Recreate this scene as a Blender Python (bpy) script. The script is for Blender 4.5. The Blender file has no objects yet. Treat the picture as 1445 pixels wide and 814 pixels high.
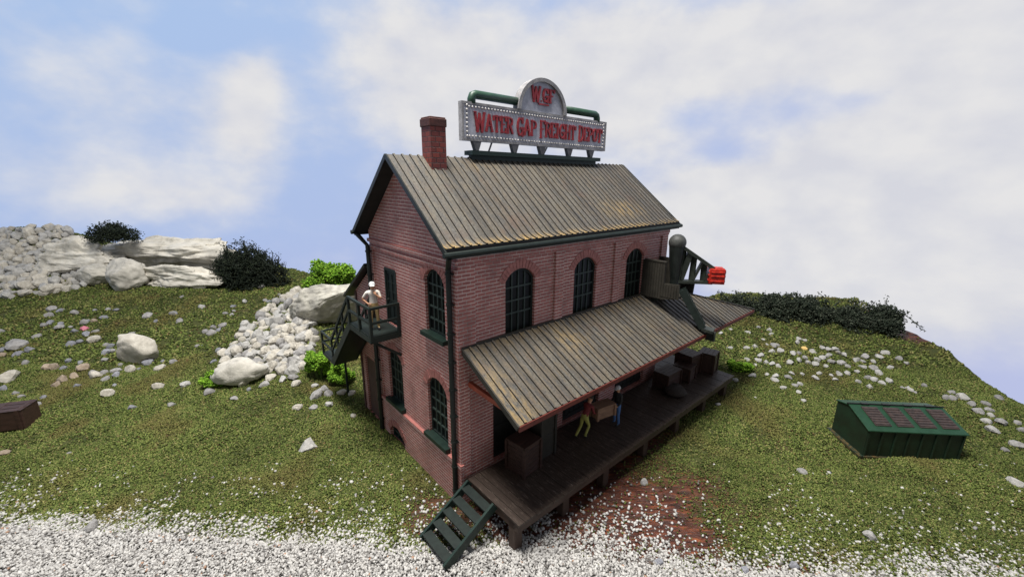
import bpy, bmesh, math, random
import numpy as np
from mathutils import Vector, Matrix, noise as mnoise
from mathutils.geometry import tessellate_polygon

random.seed(7)
RNG = np.random.default_rng(7)
D = bpy.data
C = bpy.context.scene.collection
PI = math.pi

# ------------------------------------------------------------------ camera
scene = bpy.context.scene
F_PX, CX, CY, CAM_H = 585.0, 722.5, 407.0, 11.0
PITCH, ROLL = math.radians(14.63), math.radians(0.355)
Fv = Vector((0, math.cos(PITCH), -math.sin(PITCH)))
U0 = Vector((0, math.sin(PITCH), math.cos(PITCH)))
R0 = Vector((1, 0, 0))
Rv = R0 * math.cos(ROLL) + U0 * math.sin(ROLL)
Uv = -R0 * math.sin(ROLL) + U0 * math.cos(ROLL)
cam_d = D.cameras.new('camera')
cam = D.objects.new('camera', cam_d)
C.objects.link(cam)
M = Matrix((Rv, Uv, -Fv)).transposed().to_4x4()
M.translation = (0, 0, CAM_H)
cam.matrix_world = M
cam_d.sensor_width = 36.0
cam_d.lens = F_PX / 1445.0 * 36.0
cam_d.clip_end = 600
cam_d.dof.use_dof = True
cam_d.dof.focus_distance = 14.5
cam_d.dof.aperture_fstop = 0.75
scene.camera = cam

# depot frame: u along the long front wall, v back along the gable
YAW = math.radians(49.18)
P0 = Vector((-1.6555, 12.0626, 0))
UU = Vector((math.sin(YAW), math.cos(YAW), 0))
VV = Vector((-math.cos(YAW), math.sin(YAW), 0))
RZ = PI / 2 - YAW


def L2W(u, v, z=0.0):
    return P0 + UU * u + VV * v + Vector((0, 0, z))


def sm(a, b, x):
    t = np.clip((np.asarray(x, float) - a) / (b - a), 0, 1)
    return t * t * (3 - 2 * t)


# ------------------------------------------------------------------ terrain height
def height(x, y):
    x = np.asarray(x, float); y = np.asarray(y, float)
    h = 2.3 * sm(21, 37, y) * sm(2, -12, x)
    h = h + 2.2 * sm(20, 33, y) * sm(8, 20, x)
    h = h + 1.6 * np.exp(-(((x + 13.5) / 4.5) ** 2 + ((y - 25.5) / 4.0) ** 2))
    h = h + 4.0 * np.exp(-(((x + 45) / 10.0) ** 2 + ((y - 39) / 3.2) ** 2))
    h = h + 0.16 * np.sin(x * 0.55 + 1.3) * np.sin(y * 0.7 + 0.4) + 0.07 * np.sin(x * 1.7 + y * 1.1) * np.sin(y * 1.9 - x * 0.6)
    h = h + 0.0 * sm(28.3, 29.5, y + 0.25 * np.sin(x * 1.7)) * sm(21.0, 25.0, x)
    dx = x - P0.x; dy = y - P0.y
    u = dx * UU.x + dy * UU.y; v = dx * VV.x + dy * VV.y
    du = np.maximum(np.maximum(-1.5 - u, u - 16.5), 0)
    dv = np.maximum(np.maximum(-3.5 - v, v - 8.4), 0)
    keep = sm(0.0, 5.0, np.hypot(du, dv))
    h = h * keep
    h = h * sm(9.0, 13.5, y)
    return h


_T = np.linspace(8.0, 90.0, 4000)


def at(px, py):
    """the point of the terrain seen at a place in the photograph (None when that place is sky)"""
    d = Fv + Rv * ((px - CX) / F_PX) + Uv * ((CY - py) / F_PX)
    xs = d.x * _T; ys = d.y * _T; zs = CAM_H + d.z * _T
    k = np.nonzero(zs < height(xs, ys))[0]
    if len(k) == 0:
        return None
    k = k[0]
    return Vector((xs[k], ys[k], float(height(xs[k], ys[k]))))


def px_size(p):
    return (p - Vector((0, 0, CAM_H))).dot(Fv) / F_PX


# ------------------------------------------------------------------ object helpers
def tag(o, label=None, cat=None, group=None, kind=None):
    if label: o['label'] = label
    if cat: o['category'] = cat
    if group: o['group'] = group
    if kind: o['kind'] = kind
    return o


ORG = {}


def thing(name, label, cat, loc=(0, 0, 0), rz=0.0, group=None, org=None):
    o = D.objects.new(name, None)
    C.objects.link(o)
    o.location = loc
    o.rotation_euler = (0, 0, rz)
    o.empty_display_size = 0.3
    tag(o, label, cat, group)
    ORG[o] = Vector(org) if org else Vector((0, 0, 0))
    return o


def dthing(name, label, cat, u, v, z, group=None):
    """a thing standing at (u, v, z) of the depot's own axes; its parts are written in those axes"""
    return thing(name, label, cat, L2W(u, v, z), RZ, group, (u, v, z))


def link_mesh(name, me, mat=None, parent=None):
    o = D.objects.new(name, me)
    C.objects.link(o)
    if mat is not None:
        for m in (mat if isinstance(mat, (list, tuple)) else [mat]):
            me.materials.append(m)
    if parent is not None:
        o.parent = parent
    return o


class MB:
    def __init__(self):
        self.v = []; self.f = []; self.mi = []; self.cur = 0

    def add(self, vs, fs):
        b = len(self.v)
        self.v += [tuple(p) for p in vs]
        self.f += [tuple(i + b for i in f) for f in fs]
        self.mi += [self.cur] * len(fs)

    def box(self, x0, x1, y0, y1, z0, z1):
        self.add([(x0, y0, z0), (x1, y0, z0), (x1, y1, z0), (x0, y1, z0), (x0, y0, z1), (x1, y0, z1), (x1, y1, z1), (x0, y1, z1)],
                 [(0, 3, 2, 1), (4, 5, 6, 7), (0, 1, 5, 4), (1, 2, 6, 5), (2, 3, 7, 6), (3, 0, 4, 7)])

    def bar(self, p, q, w, h, up=(0, 0, 1), w2=None, h2=None):
        p = Vector(p); q = Vector(q)
        d = (q - p).normalized(); up = Vector(up)
        if abs(d.dot(up)) > 0.99: up = Vector((1, 0, 0)) if abs(d.x) < 0.9 else Vector((0, 1, 0))
        s = d.cross(up).normalized(); t = s.cross(d).normalized()
        w2 = w if w2 is None else w2; h2 = h if h2 is None else h2
        vs = []
        for c, ww, hh in ((p, w, h), (q, w2, h2)):
            for a, b in ((-1, -1), (1, -1), (1, 1), (-1, 1)):
                vs.append(c + s * (a * ww / 2) + t * (b * hh / 2))
        self.add(vs, [(0, 1, 2, 3), (7, 6, 5, 4), (0, 4, 5, 1), (1, 5, 6, 2), (2, 6, 7, 3), (3, 7, 4, 0)])

    def tube(self, pts, r, n=10, cap=True):
        pts = [Vector(p) for p in pts]
        rs = r if isinstance(r, (list, tuple)) else [r] * len(pts)
        rings = []; prev = None
        for i, p in enumerate(pts):
            d = (pts[min(i + 1, len(pts) - 1)] - pts[max(i - 1, 0)]).normalized()
            if prev is None:
                a = d.orthogonal().normalized()
            else:
                a = (prev - d * prev.dot(d)).normalized()
            prev = a
            b = d.cross(a)
            rings.append([p + (a * math.cos(2 * PI * k / n) + b * math.sin(2 * PI * k / n)) * rs[i] for k in range(n)])
        vs = [q for rg in rings for q in rg]; fs = []
        for i in range(len(pts) - 1):
            for k in range(n):
                fs.append((i * n + k, i * n + (k + 1) % n, (i + 1) * n + (k + 1) % n, (i + 1) * n + k))
        if cap:
            fs.append(tuple(reversed(range(n)))); fs.append(tuple(range((len(pts) - 1) * n, len(pts) * n)))
        self.add(vs, fs)

    def prism(self, poly, fn, d0, d1):
        """poly: 2-D outline; fn(a, b, d) -> point"""
        n = len(poly)
        vs = [fn(a, b, d0) for a, b in poly] + [fn(a, b, d1) for a, b in poly]
        fs = [tuple(range(n)), tuple(reversed(range(n, 2 * n)))]
        for k in range(n):
            fs.append((k, k + n, (k + 1) % n + n, (k + 1) % n))
        self.add(vs, fs)

    def sphere(self, c, r, n=8, m=5, sz=1.0):
        c = Vector(c); vs = [c + Vector((0, 0, r * sz))]; fs = []
        for i in range(1, m):
            a = PI * i / m
            for k in range(n):
                b = 2 * PI * k / n
                vs.append(c + Vector((r * math.sin(a) * math.cos(b), r * math.sin(a) * math.sin(b), r * sz * math.cos(a))))
        vs.append(c - Vector((0, 0, r * sz)))
        for k in range(n): fs.append((0, 1 + k, 1 + (k + 1) % n))
        for i in range(m - 2):
            for k in range(n):
                fs.append((1 + i * n + k, 1 + (i + 1) * n + k, 1 + (i + 1) * n + (k + 1) % n, 1 + i * n + (k + 1) % n))
        e = len(vs) - 1; s = 1 + (m - 2) * n
        for k in range(n): fs.append((e, s + (k + 1) % n, s + k))
        self.add(vs, fs)

    def build(self, name, mat, parent=None, smooth=False, bevel=0.0, label=None):
        o3 = ORG.get(parent, None)
        if o3 is None and parent is not None:
            o3 = ORG.get(parent.parent, Vector((0, 0, 0)))
        if o3 is None: o3 = Vector((0, 0, 0))
        me = D.meshes.new(name)
        me.from_pydata([tuple(Vector(p) - o3) for p in self.v], [], self.f)
        bm = bmesh.new(); bm.from_mesh(me)
        bmesh.ops.recalc_face_normals(bm, faces=bm.faces)
        if bevel > 0:
            es = [e for e in bm.edges if len(e.link_faces) == 2 and e.calc_face_angle(0) > 0.6]
            try:
                bmesh.ops.bevel(bm, geom=es, offset=bevel, segments=1, affect='EDGES', clamp_overlap=True)
            except Exception:
                pass
        bm.to_mesh(me); bm.free()
        o = link_mesh(name, me, mat, parent)
        if isinstance(mat, (list, tuple)) and len(me.polygons) == len(self.mi):
            me.polygons.foreach_set('material_index', self.mi)
        if smooth:
            me.polygons.foreach_set('use_smooth', [True] * len(me.polygons))
        if label: o['label'] = label
        return o


# ------------------------------------------------------------------ materials
def new_mat(name):
    m = D.materials.new(name); m.use_nodes = True
    nt = m.node_tree
    b = nt.nodes['Principled BSDF']
    return m, nt, b


def N(nt, typ, **kw):
    n = nt.nodes.new(typ)
    for k, v in kw.items():
        setattr(n, k, v)
    return n


def ramp(nt, fac, stops):
    r = N(nt, 'ShaderNodeValToRGB')
    el = r.color_ramp.elements
    while len(el) < len(stops): el.new(0.5)
    for e, (p, c) in zip(el, stops):
        e.position = p; e.color = (*c, 1)
    nt.links.new(fac, r.inputs[0])
    return r.outputs[0]


def mixc(nt, fac, a, b, mode='MIX'):
    m = N(nt, 'ShaderNodeMix', data_type='RGBA', blend_type=mode)
    for sock, val in ((m.inputs[0], fac), (m.inputs[6], a), (m.inputs[7], b)):
        if isinstance(val, (int, float)): sock.default_value = val
        elif isinstance(val, tuple): sock.default_value = (*val, 1)
        else: nt.links.new(val, sock)
    return m.outputs[2]


def math_n(nt, op, a, b=None, c=None, clamp=False):
    m = N(nt, 'ShaderNodeMath', operation=op, use_clamp=clamp)
    for i, v in enumerate((a, b, c)):
        if v is None: continue
        if isinstance(v, (int, float)): m.inputs[i].default_value = v
        else: nt.links.new(v, m.inputs[i])
    return m.outputs[0]


def noise_n(nt, scale, vec=None, detail=5.0, rough=0.6, out=0):
    n = N(nt, 'ShaderNodeTexNoise')
    n.inputs['Scale'].default_value = scale; n.inputs['Detail'].default_value = detail
    n.inputs['Roughness'].default_value = rough
    if vec is not None: nt.links.new(vec, n.inputs['Vector'])
    return n.outputs[out]


def bump(nt, b, h, strength=0.3, dist=0.02):
    n = N(nt, 'ShaderNodeBump')
    n.inputs['Strength'].default_value = strength; n.inputs['Distance'].default_value = dist
    nt.links.new(h, n.inputs['Height']); nt.links.new(n.outputs[0], b.inputs['Normal'])


def plain(name, stops, scale=2.0, rough=0.65, bscale=14.0, bstr=0.25, bdist=0.02, spec=0.3, rnd=0.0, stretch=None, worn=None, metallic=0.0):
    """mottled colour from noise in the object's own coordinates, fine bump; worn = (colour, amount) scuffs"""
    m, nt, b = new_mat(name)
    tc = N(nt, 'ShaderNodeTexCoord'); vec = tc.outputs['Object']
    if stretch:
        mp = N(nt, 'ShaderNodeMapping'); mp.inputs['Scale'].default_value = stretch
        nt.links.new(vec, mp.inputs[0]); vec = mp.outputs[0]
    col = ramp(nt, noise_n(nt, scale, vec, 6, 0.65), stops)
    if worn:
        w = noise_n(nt, scale * 3.1, vec, 8, 0.75)
        fac = ramp(nt, w, [(worn[1], (0, 0, 0)), (min(worn[1] + 0.1, 1), (1, 1, 1))])
        col = mixc(nt, fac, col, worn[0])
    if rnd:
        oi = N(nt, 'ShaderNodeObjectInfo')
        v = math_n(nt, 'MULTIPLY_ADD', oi.outputs['Random'], rnd, 1 - rnd / 2)
        hs = N(nt, 'ShaderNodeHueSaturation')
        nt.links.new(v, hs.inputs['Value']); nt.links.new(col, hs.inputs['Color']); col = hs.outputs[0]
    nt.links.new(col, b.inputs['Base Color'])
    b.inputs['Roughness'].default_value = rough
    b.inputs['Specular IOR Level'].default_value = spec
    b.inputs['Metallic'].default_value = metallic
    if bstr > 0:
        bump(nt, b, noise_n(nt, bscale, vec, 6, 0.7), bstr, bdist)
    return m


def brick_mat(name, c1, c2, mortar, bw=0.36, rh=0.135, ms=0.017, plane=True, dark=0.0):
    m, nt, b = new_mat(name)
    tc = N(nt, 'ShaderNodeTexCoord')
    sp = N(nt, 'ShaderNodeSeparateXYZ'); nt.links.new(tc.outputs['Object'], sp.inputs[0])
    sn = N(nt, 'ShaderNodeSeparateXYZ'); nt.links.new(tc.outputs['Normal'], sn.inputs[0])
    ax = math_n(nt, 'GREATER_THAN', math_n(nt, 'ABSOLUTE', sn.outputs[0]), 0.6)
    mx = N(nt, 'ShaderNodeMix', data_type='FLOAT')
    nt.links.new(ax, mx.inputs[0]); nt.links.new(sp.outputs[0], mx.inputs[2]); nt.links.new(sp.outputs[1], mx.inputs[3])
    cb = N(nt, 'ShaderNodeCombineXYZ'); nt.links.new(mx.outputs[0], cb.inputs[0])
    up_ = math_n(nt, 'GREATER_THAN', math_n(nt, 'ABSOLUTE', sn.outputs[2]), 0.6)
    mz = N(nt, 'ShaderNodeMix', data_type='FLOAT')
    nt.links.new(up_, mz.inputs[0]); nt.links.new(sp.outputs[2], mz.inputs[2]); mz.inputs[3].default_value = rh * 0.5
    nt.links.new(mz.outputs[0], cb.inputs[1])
    # slightly wandering courses
    wob = N(nt, 'ShaderNodeVectorMath', operation='MULTIPLY_ADD')
    nz = N(nt, 'ShaderNodeTexNoise'); nz.inputs['Scale'].default_value = 2.2; nt.links.new(tc.outputs['Object'], nz.inputs['Vector'])
    nt.links.new(nz.outputs['Color'], wob.inputs[0]); wob.inputs[1].default_value = (0.03, 0.025, 0)
    nt.links.new(cb.outputs[0], wob.inputs[2])
    br = N(nt, 'ShaderNodeTexBrick')
    nt.links.new(wob.outputs[0], br.inputs['Vector'])
    br.inputs['Scale'].default_value = 1.0
    br.inputs['Brick Width'].default_value = bw; br.inputs['Row Height'].default_value = rh
    br.inputs['Mortar Size'].default_value = ms; br.inputs['Mortar Smooth'].default_value = 0.3
    br.inputs['Color1'].default_value = (*c1, 1); br.inputs['Color2'].default_value = (*c2, 1)
    br.inputs['Bias'].default_value = 0.0
    # mortar is only partly whitened: a dry wash caught in the joints
    mw = noise_n(nt, 1.1, tc.outputs['Object'], 6, 0.7)
    sw_ = N(nt, 'ShaderNodeSeparateXYZ'); nt.links.new(wob.outputs[0], sw_.inputs[0])
    fr_ = math_n(nt, 'FRACT', math_n(nt, 'DIVIDE', sw_.outputs[1], rh))
    bed = math_n(nt, 'LESS_THAN', math_n(nt, 'MINIMUM', fr_, math_n(nt, 'SUBTRACT', 1.0, fr_)), ms / rh * 1.05)
    mcol = ramp(nt, mw, [(0.34, tuple(x * 0.45 for x in mortar)), (0.56, mortar)])
    mcol = mixc(nt, bed, mixc(nt, 0.5, mcol, tuple(x * 0.22 for x in mortar)), mcol)
    nt.links.new(mcol, br.inputs['Mortar'])
    big = noise_n(nt, 0.7, tc.outputs['Object'], 6, 0.7)
    col = mixc(nt, ramp(nt, big, [(0.48, (0, 0, 0)), (0.82, (0.42, 0.42, 0.42))]), br.outputs['Color'], (0.075 - dark, 0.036, 0.033), 'MIX')
    fine = noise_n(nt, 40, tc.outputs['Object'], 3, 0.7)
    col = mixc(nt, 0.5, col, ramp(nt, fine, [(0.3, (0.55, 0.55, 0.55)), (0.7, (1.3, 1.3, 1.3))]), 'MULTIPLY')
    nt.links.new(col, b.inputs['Base Color'])
    b.inputs['Roughness'].default_value = 0.6; b.inputs['Specular IOR Level'].default_value = 0.35
    hgt = math_n(nt, 'SUBTRACT', math_n(nt, 'MULTIPLY', fine, 0.25), br.outputs['Fac'])
    bump(nt, b, hgt, 0.7, 0.03)
    return m


BRICK = brick_mat('brick', (0.420, 0.160, 0.136), (0.310, 0.118, 0.104), (0.74, 0.55, 0.50), 0.31, 0.120, 0.017)
CHIMBRICK = brick_mat('chimney_brick', (0.24, 0.05, 0.035), (0.15, 0.035, 0.03), (0.10, 0.055, 0.05), 0.30, 0.17, 0.016)
VOUSS = plain('arch_brick', [(0.3, (0.25, 0.100, 0.086)), (0.7, (0.43, 0.175, 0.152))], 5, 0.6, 30, 0.3)
GREEN = plain('dark_green_paint', [(0.3, (0.007, 0.0115, 0.010)), (0.7, (0.014, 0.0225, 0.019))], 4, 0.55, 25, 0.15, worn=((0.10, 0.10, 0.08), 0.72))
GREEN2 = plain('green_paint', [(0.3, (0.007, 0.017, 0.013)), (0.7, (0.013, 0.029, 0.022))], 4, 0.5, 25, 0.15, worn=((0.16, 0.15, 0.10), 0.70))
BLACKGREEN = plain('black_iron', [(0.3, (0.006, 0.008, 0.007)), (0.7, (0.016, 0.020, 0.018))], 4, 0.4, 30, 0.2, worn=((0.09, 0.06, 0.05), 0.70))
FASCIA = plain('red_oxide_timber', [(0.3, (0.085, 0.018, 0.014)), (0.7, (0.16, 0.035, 0.025))], 5, 0.55, 30, 0.2)
RUSTRED = plain('rust_red_bracket', [(0.3, (0.22, 0.045, 0.025)), (0.7, (0.36, 0.085, 0.045))], 5, 0.55, 30, 0.2)
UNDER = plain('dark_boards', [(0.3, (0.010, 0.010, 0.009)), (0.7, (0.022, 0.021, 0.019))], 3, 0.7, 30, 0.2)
DECK = plain('brown_deck', [(0.3, (0.026, 0.018, 0.014)), (0.7, (0.056, 0.039, 0.030))], 1.2, 0.5, 30, 0.3, stretch=(12, 0.6, 3), worn=((0.34, 0.27, 0.22), 0.575))
POSTM = plain('brown_post', [(0.3, (0.035, 0.021, 0.015)), (0.7, (0.065, 0.042, 0.032))], 2, 0.6, 20, 0.3)
CRATE = plain('dark_brown_wood', [(0.3, (0.028, 0.015, 0.011)), (0.7, (0.060, 0.032, 0.025))], 2, 0.5, 20, 0.3, stretch=(1, 4, 4), worn=((0.14, 0.10, 0.09), 0.70))
TANCRATE = plain('tan_wood', [(0.3, (0.17, 0.095, 0.06)), (0.7, (0.28, 0.17, 0.11))], 3, 0.6, 20, 0.3, stretch=(1, 4, 4))
GREYBROWN = plain('grey_brown_boards', [(0.3, (0.020, 0.019, 0.015)), (0.7, (0.040, 0.036, 0.029))], 2, 0.55, 25, 0.25)
STEEL = plain('green_grey_steel', [(0.3, (0.012, 0.016, 0.013)), (0.7, (0.032, 0.038, 0.030))], 3, 0.45, 25, 0.2, worn=((0.20, 0.15, 0.07), 0.70))
DOME = plain('grey_dome', [(0.3, (0.025, 0.027, 0.026)), (0.7, (0.065, 0.067, 0.062))], 6, 0.5, 40, 0.4)
REDBLK = plain('bright_red_paint', [(0.35, (0.18, 0.005, 0.004)), (0.65, (0.46, 0.026, 0.012))], 6, 0.3, 12, 0.5)
SILVER = plain('silver_paint', [(0.3, (0.26, 0.27, 0.31)), (0.7, (0.46, 0.47, 0.53))], 3, 0.5, 60, 0.35, worn=((0.22, 0.10, 0.08), 0.71))
SILVERRIM = plain('worn_silver_rim', [(0.3, (0.13, 0.13, 0.135)), (0.7, (0.34, 0.33, 0.33))], 3, 0.45, 40, 0.4, worn=((0.20, 0.09, 0.06), 0.60))
SIGNDARK = plain('sign_edge', [(0.3, (0.06, 0.06, 0.065)), (0.7, (0.13, 0.13, 0.14))], 3, 0.6, 40, 0.3)
SIGNRED = plain('sign_red', [(0.3, (0.16, 0.012, 0.017)), (0.7, (0.34, 0.040, 0.047))], 6, 0.45, 40, 0.3)
STUD = plain('white_stud', [(0.3, (0.34, 0.33, 0.32)), (0.7, (0.70, 0.68, 0.66))], 9, 0.4, 40, 0.0)
PIPEGR = plain('sign_green_pipe', [(0.3, (0.016, 0.042, 0.028)), (0.7, (0.030, 0.070, 0.046))], 3, 0.4, 30, 0.2, worn=((0.15, 0.15, 0.1), 0.72))
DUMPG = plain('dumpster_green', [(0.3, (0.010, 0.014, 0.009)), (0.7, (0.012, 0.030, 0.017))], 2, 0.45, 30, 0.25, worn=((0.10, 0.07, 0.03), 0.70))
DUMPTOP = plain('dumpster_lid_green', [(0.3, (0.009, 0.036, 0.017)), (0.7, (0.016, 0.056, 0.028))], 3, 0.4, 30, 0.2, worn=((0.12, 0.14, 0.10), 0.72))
LIDM = plain('rusty_lid', [(0.3, (0.022, 0.019, 0.019)), (0.7, (0.070, 0.048, 0.042))], 7, 0.55, 40, 0.4, worn=((0.17, 0.15, 0.15), 0.64))
RUSTEDGE = plain('rust_edge', [(0.40, (0.012, 0.026, 0.016)), (0.68, (0.12, 0.075, 0.028))], 6, 0.6, 30, 0.3)
SKIN = plain('skin', [(0.3, (0.42, 0.22, 0.13)), (0.7, (0.52, 0.28, 0.17))], 6, 0.55, 30, 0.0)
WHITE = plain('white_cloth', [(0.3, (0.58, 0.53, 0.47)), (0.7, (0.76, 0.72, 0.66))], 6, 0.7, 30, 0.2)
KHAKI = plain('khaki_cloth', [(0.3, (0.30, 0.21, 0.09)), (0.7, (0.44, 0.32, 0.15))], 6, 0.7, 30, 0.2)
OLIVE = plain('olive_cloth', [(0.3, (0.26, 0.26, 0.06)), (0.7, (0.38, 0.36, 0.10))], 6, 0.7, 30, 0.2)
JEANS = plain('blue_cloth', [(0.3, (0.05, 0.11, 0.26)), (0.7, (0.09, 0.18, 0.38))], 6, 0.7, 30, 0.2)
MAROON = plain('maroon_cloth', [(0.3, (0.13, 0.02, 0.022)), (0.7, (0.2, 0.035, 0.035))], 6, 0.7, 30, 0.2)
BLACKC = plain('black_cloth', [(0.3, (0.012, 0.012, 0.013)), (0.7, (0.03, 0.03, 0.03))], 6, 0.6, 30, 0.2)
CAPM = plain('pale_cap', [(0.3, (0.45, 0.46, 0.47)), (0.7, (0.68, 0.68, 0.68))], 6, 0.6, 30, 0.1)
HAIR = plain('brown_hair', [(0.3, (0.03, 0.02, 0.012)), (0.7, (0.06, 0.04, 0.025))], 6, 0.6, 30, 0.2)
FOAM = plain('brown_foam', [(0.3, (0.060, 0.024, 0.016)), (0.7, (0.13, 0.055, 0.038))], 3, 0.8, 20, 0.6, 0.05)


def glass_mat():
    m, nt, b = new_mat('dark_glass')
    b.inputs['Base Color'].default_value = (0.006, 0.007, 0.007, 1)
    b.inputs['Roughness'].default_value = 0.35
    b.inputs['Specular IOR Level'].default_value = 0.16
    return m


GLASS = glass_mat()
BARM = plain('worn_green_bars', [(0.3, (0.020, 0.032, 0.028)), (0.7, (0.045, 0.062, 0.054))], 5, 0.5, 25, 0.1, worn=((0.14, 0.13, 0.10), 0.66))


def roof_mat(name, stain_amt):
    m, nt, b = new_mat(name)
    tc = N(nt, 'ShaderNodeTexCoord')
    at_ = N(nt, 'ShaderNodeAttribute', attribute_name='tone')
    base = ramp(nt, at_.outputs['Fac'], [(0.0, (0.056, 0.055, 0.053)), (0.35, (0.074, 0.072, 0.068)), (0.7, (0.089, 0.086, 0.078)), (1.0, (0.070, 0.064, 0.059))])
    mp = N(nt, 'ShaderNodeMapping'); mp.inputs['Scale'].default_value = (3.0, 0.7, 0.7)
    nt.links.new(tc.outputs['Object'], mp.inputs[0])
    streak = noise_n(nt, 1.6, mp.outputs[0], 7, 0.7)
    base = mixc(nt, 0.75, base, ramp(nt, streak, [(0.25, (0.62, 0.62, 0.64)), (0.75, (1.3, 1.28, 1.23))]), 'MULTIPLY')
    fine = noise_n(nt, 17, tc.outputs['Object'], 5, 0.8)
    base = mixc(nt, 0.9, base, ramp(nt, fine, [(0.34, (0.35, 0.35, 0.35)), (0.68, (1.7, 1.68, 1.62))]), 'MULTIPLY')
    st = N(nt, 'ShaderNodeAttribute', attribute_name='stain')
    sn = noise_n(nt, 2.4, mp.outputs[0], 6, 0.75)
    sf = math_n(nt, 'MULTIPLY', st.outputs['Fac'], ramp(nt, sn, [(0.42, (0, 0, 0)), (0.62, (1, 1, 1))]))
    base = mixc(nt, math_n(nt, 'MULTIPLY', sf, stain_amt), base, (0.36, 0.235, 0.075))
    rust = noise_n(nt, 0.9, tc.outputs['Object'], 6, 0.7)
    base = mixc(nt, ramp(nt, rust, [(0.56, (0, 0, 0)), (0.75, (0.35, 0.35, 0.35))]), base, (0.12, 0.062, 0.04))
    nt.links.new(base, b.inputs['Base Color'])
    b.inputs['Roughness'].default_value = 0.52; b.inputs['Specular IOR Level'].default_value = 0.4
    bump(nt, b, fine, 0.35, 0.015)
    return m


ROOFM = roof_mat('weathered_roof', 0.8)
CANM = roof_mat('weathered_canopy_roof', 0.85)

# ------------------------------------------------------------------ ground
def ground_mat():
    m, nt, b = new_mat('turf_ground')
    tc = N(nt, 'ShaderNodeTexCoord')
    n1 = noise_n(nt, 0.35, tc.outputs['Object'], 6, 0.65)
    n2 = noise_n(nt, 6.0, tc.outputs['Object'], 6, 0.75)
    g = ramp(nt, n2, [(0.3, (0.022, 0.032, 0.008)), (0.55, (0.055, 0.062, 0.016)), (0.75, (0.105, 0.095, 0.032))])
    g = mixc(nt, ramp(nt, n1, [(0.55, (0, 0, 0)), (0.72, (0.6, 0.6, 0.6))]), g, (0.085, 0.048, 0.022))
    soil = N(nt, 'ShaderNodeAttribute', attribute_name='soil')
    smp = N(nt, 'ShaderNodeMapping'); smp.inputs['Scale'].default_value = (0.7, 3.6, 2.0); smp.inputs['Rotation'].default_value = (0, 0, -0.12)
    nt.links.new(tc.outputs['Object'], smp.inputs[0])
    ns = noise_n(nt, 2.2, smp.outputs[0], 8, 0.72)
    sc_ = ramp(nt, ns, [(0.34, (0.016, 0.007, 0.005)), (0.48, (0.050, 0.017, 0.011)), (0.58, (0.110, 0.032, 0.015)), (0.69, (0.32, 0.090, 0.026))])
    g = mixc(nt, soil.outputs['Fac'], g, sc_)
    grv = N(nt, 'ShaderNodeAttribute', attribute_name='gravel')
    n3 = noise_n(nt, 14, tc.outputs['Object'], 4, 0.7)
    gc = ramp(nt, n3, [(0.3, (0.10, 0.095, 0.09)), (0.7, (0.28, 0.27, 0.26))])
    g = mixc(nt, grv.outputs['Fac'], g, gc)
    nt.links.new(g, b.inputs['Base Color'])
    rgh = math_n(nt, 'MULTIPLY_ADD', soil.outputs['Fac'], -0.55, 0.9)
    nt.links.new(rgh, b.inputs['Roughness'])
    b.inputs['Specular IOR Level'].default_value = 0.3
    bump(nt, b, math_n(nt, 'ADD', n2, math_n(nt, 'MULTIPLY', ns, 1.5)), 0.6, 0.06)
    return m


def gravel_edge(x):
    """y of the ragged line where the white gravel gives way to turf"""
    return np.interp(x, [-18, -9.5, -2.1, 0, 2.5, 5.9, 15, 24], [11.30, 10.75, 10.25, 10.5, 10.1, 9.58, 9.42, 9.3])


def soil_mask(x, y):
    u = (x - P0.x) * UU.x + (y - P0.y) * UU.y; v = (x - P0.x) * VV.x + (y - P0.y) * VV.y
    w = 0.35 * np.sin(u * 2.3) + 0.25 * np.sin(v * 3.1 + u)
    under = sm(0.3, -0.4, v) * sm(-3.2, -2.4, v) * sm(-0.5, 0.2, u) * sm(12, 8, u)
    patch = sm(-1.0, 1.0, u + w + 0.5) * sm(5.2, 2.4, np.hypot((u - 2.2 + 0.5 * (v + 2)) * 0.85, (v + 3.6) * 1.2) + w)
    near = 0.8 * sm(2.2, 1.0, np.hypot((x + 2.2) * 0.8, (y - 11.6) * 1.6) + w)
    strip = 0.85 * sm(0.75, 0.25, y - gravel_edge(x) + 0.4 * w) * sm(1.0, 3.0, x) * sm(11.5, 8.0, x)
    return np.clip(np.maximum(np.maximum(under, patch), np.maximum(near, strip)), 0, 1)


def xmax(y):
    return np.interp(y, [4, 12, 19.2, 24.4, 29.5, 33, 44], [25.0, 25.6, 26.3, 27.6, 27.4, 27.0, 26.0])


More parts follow.
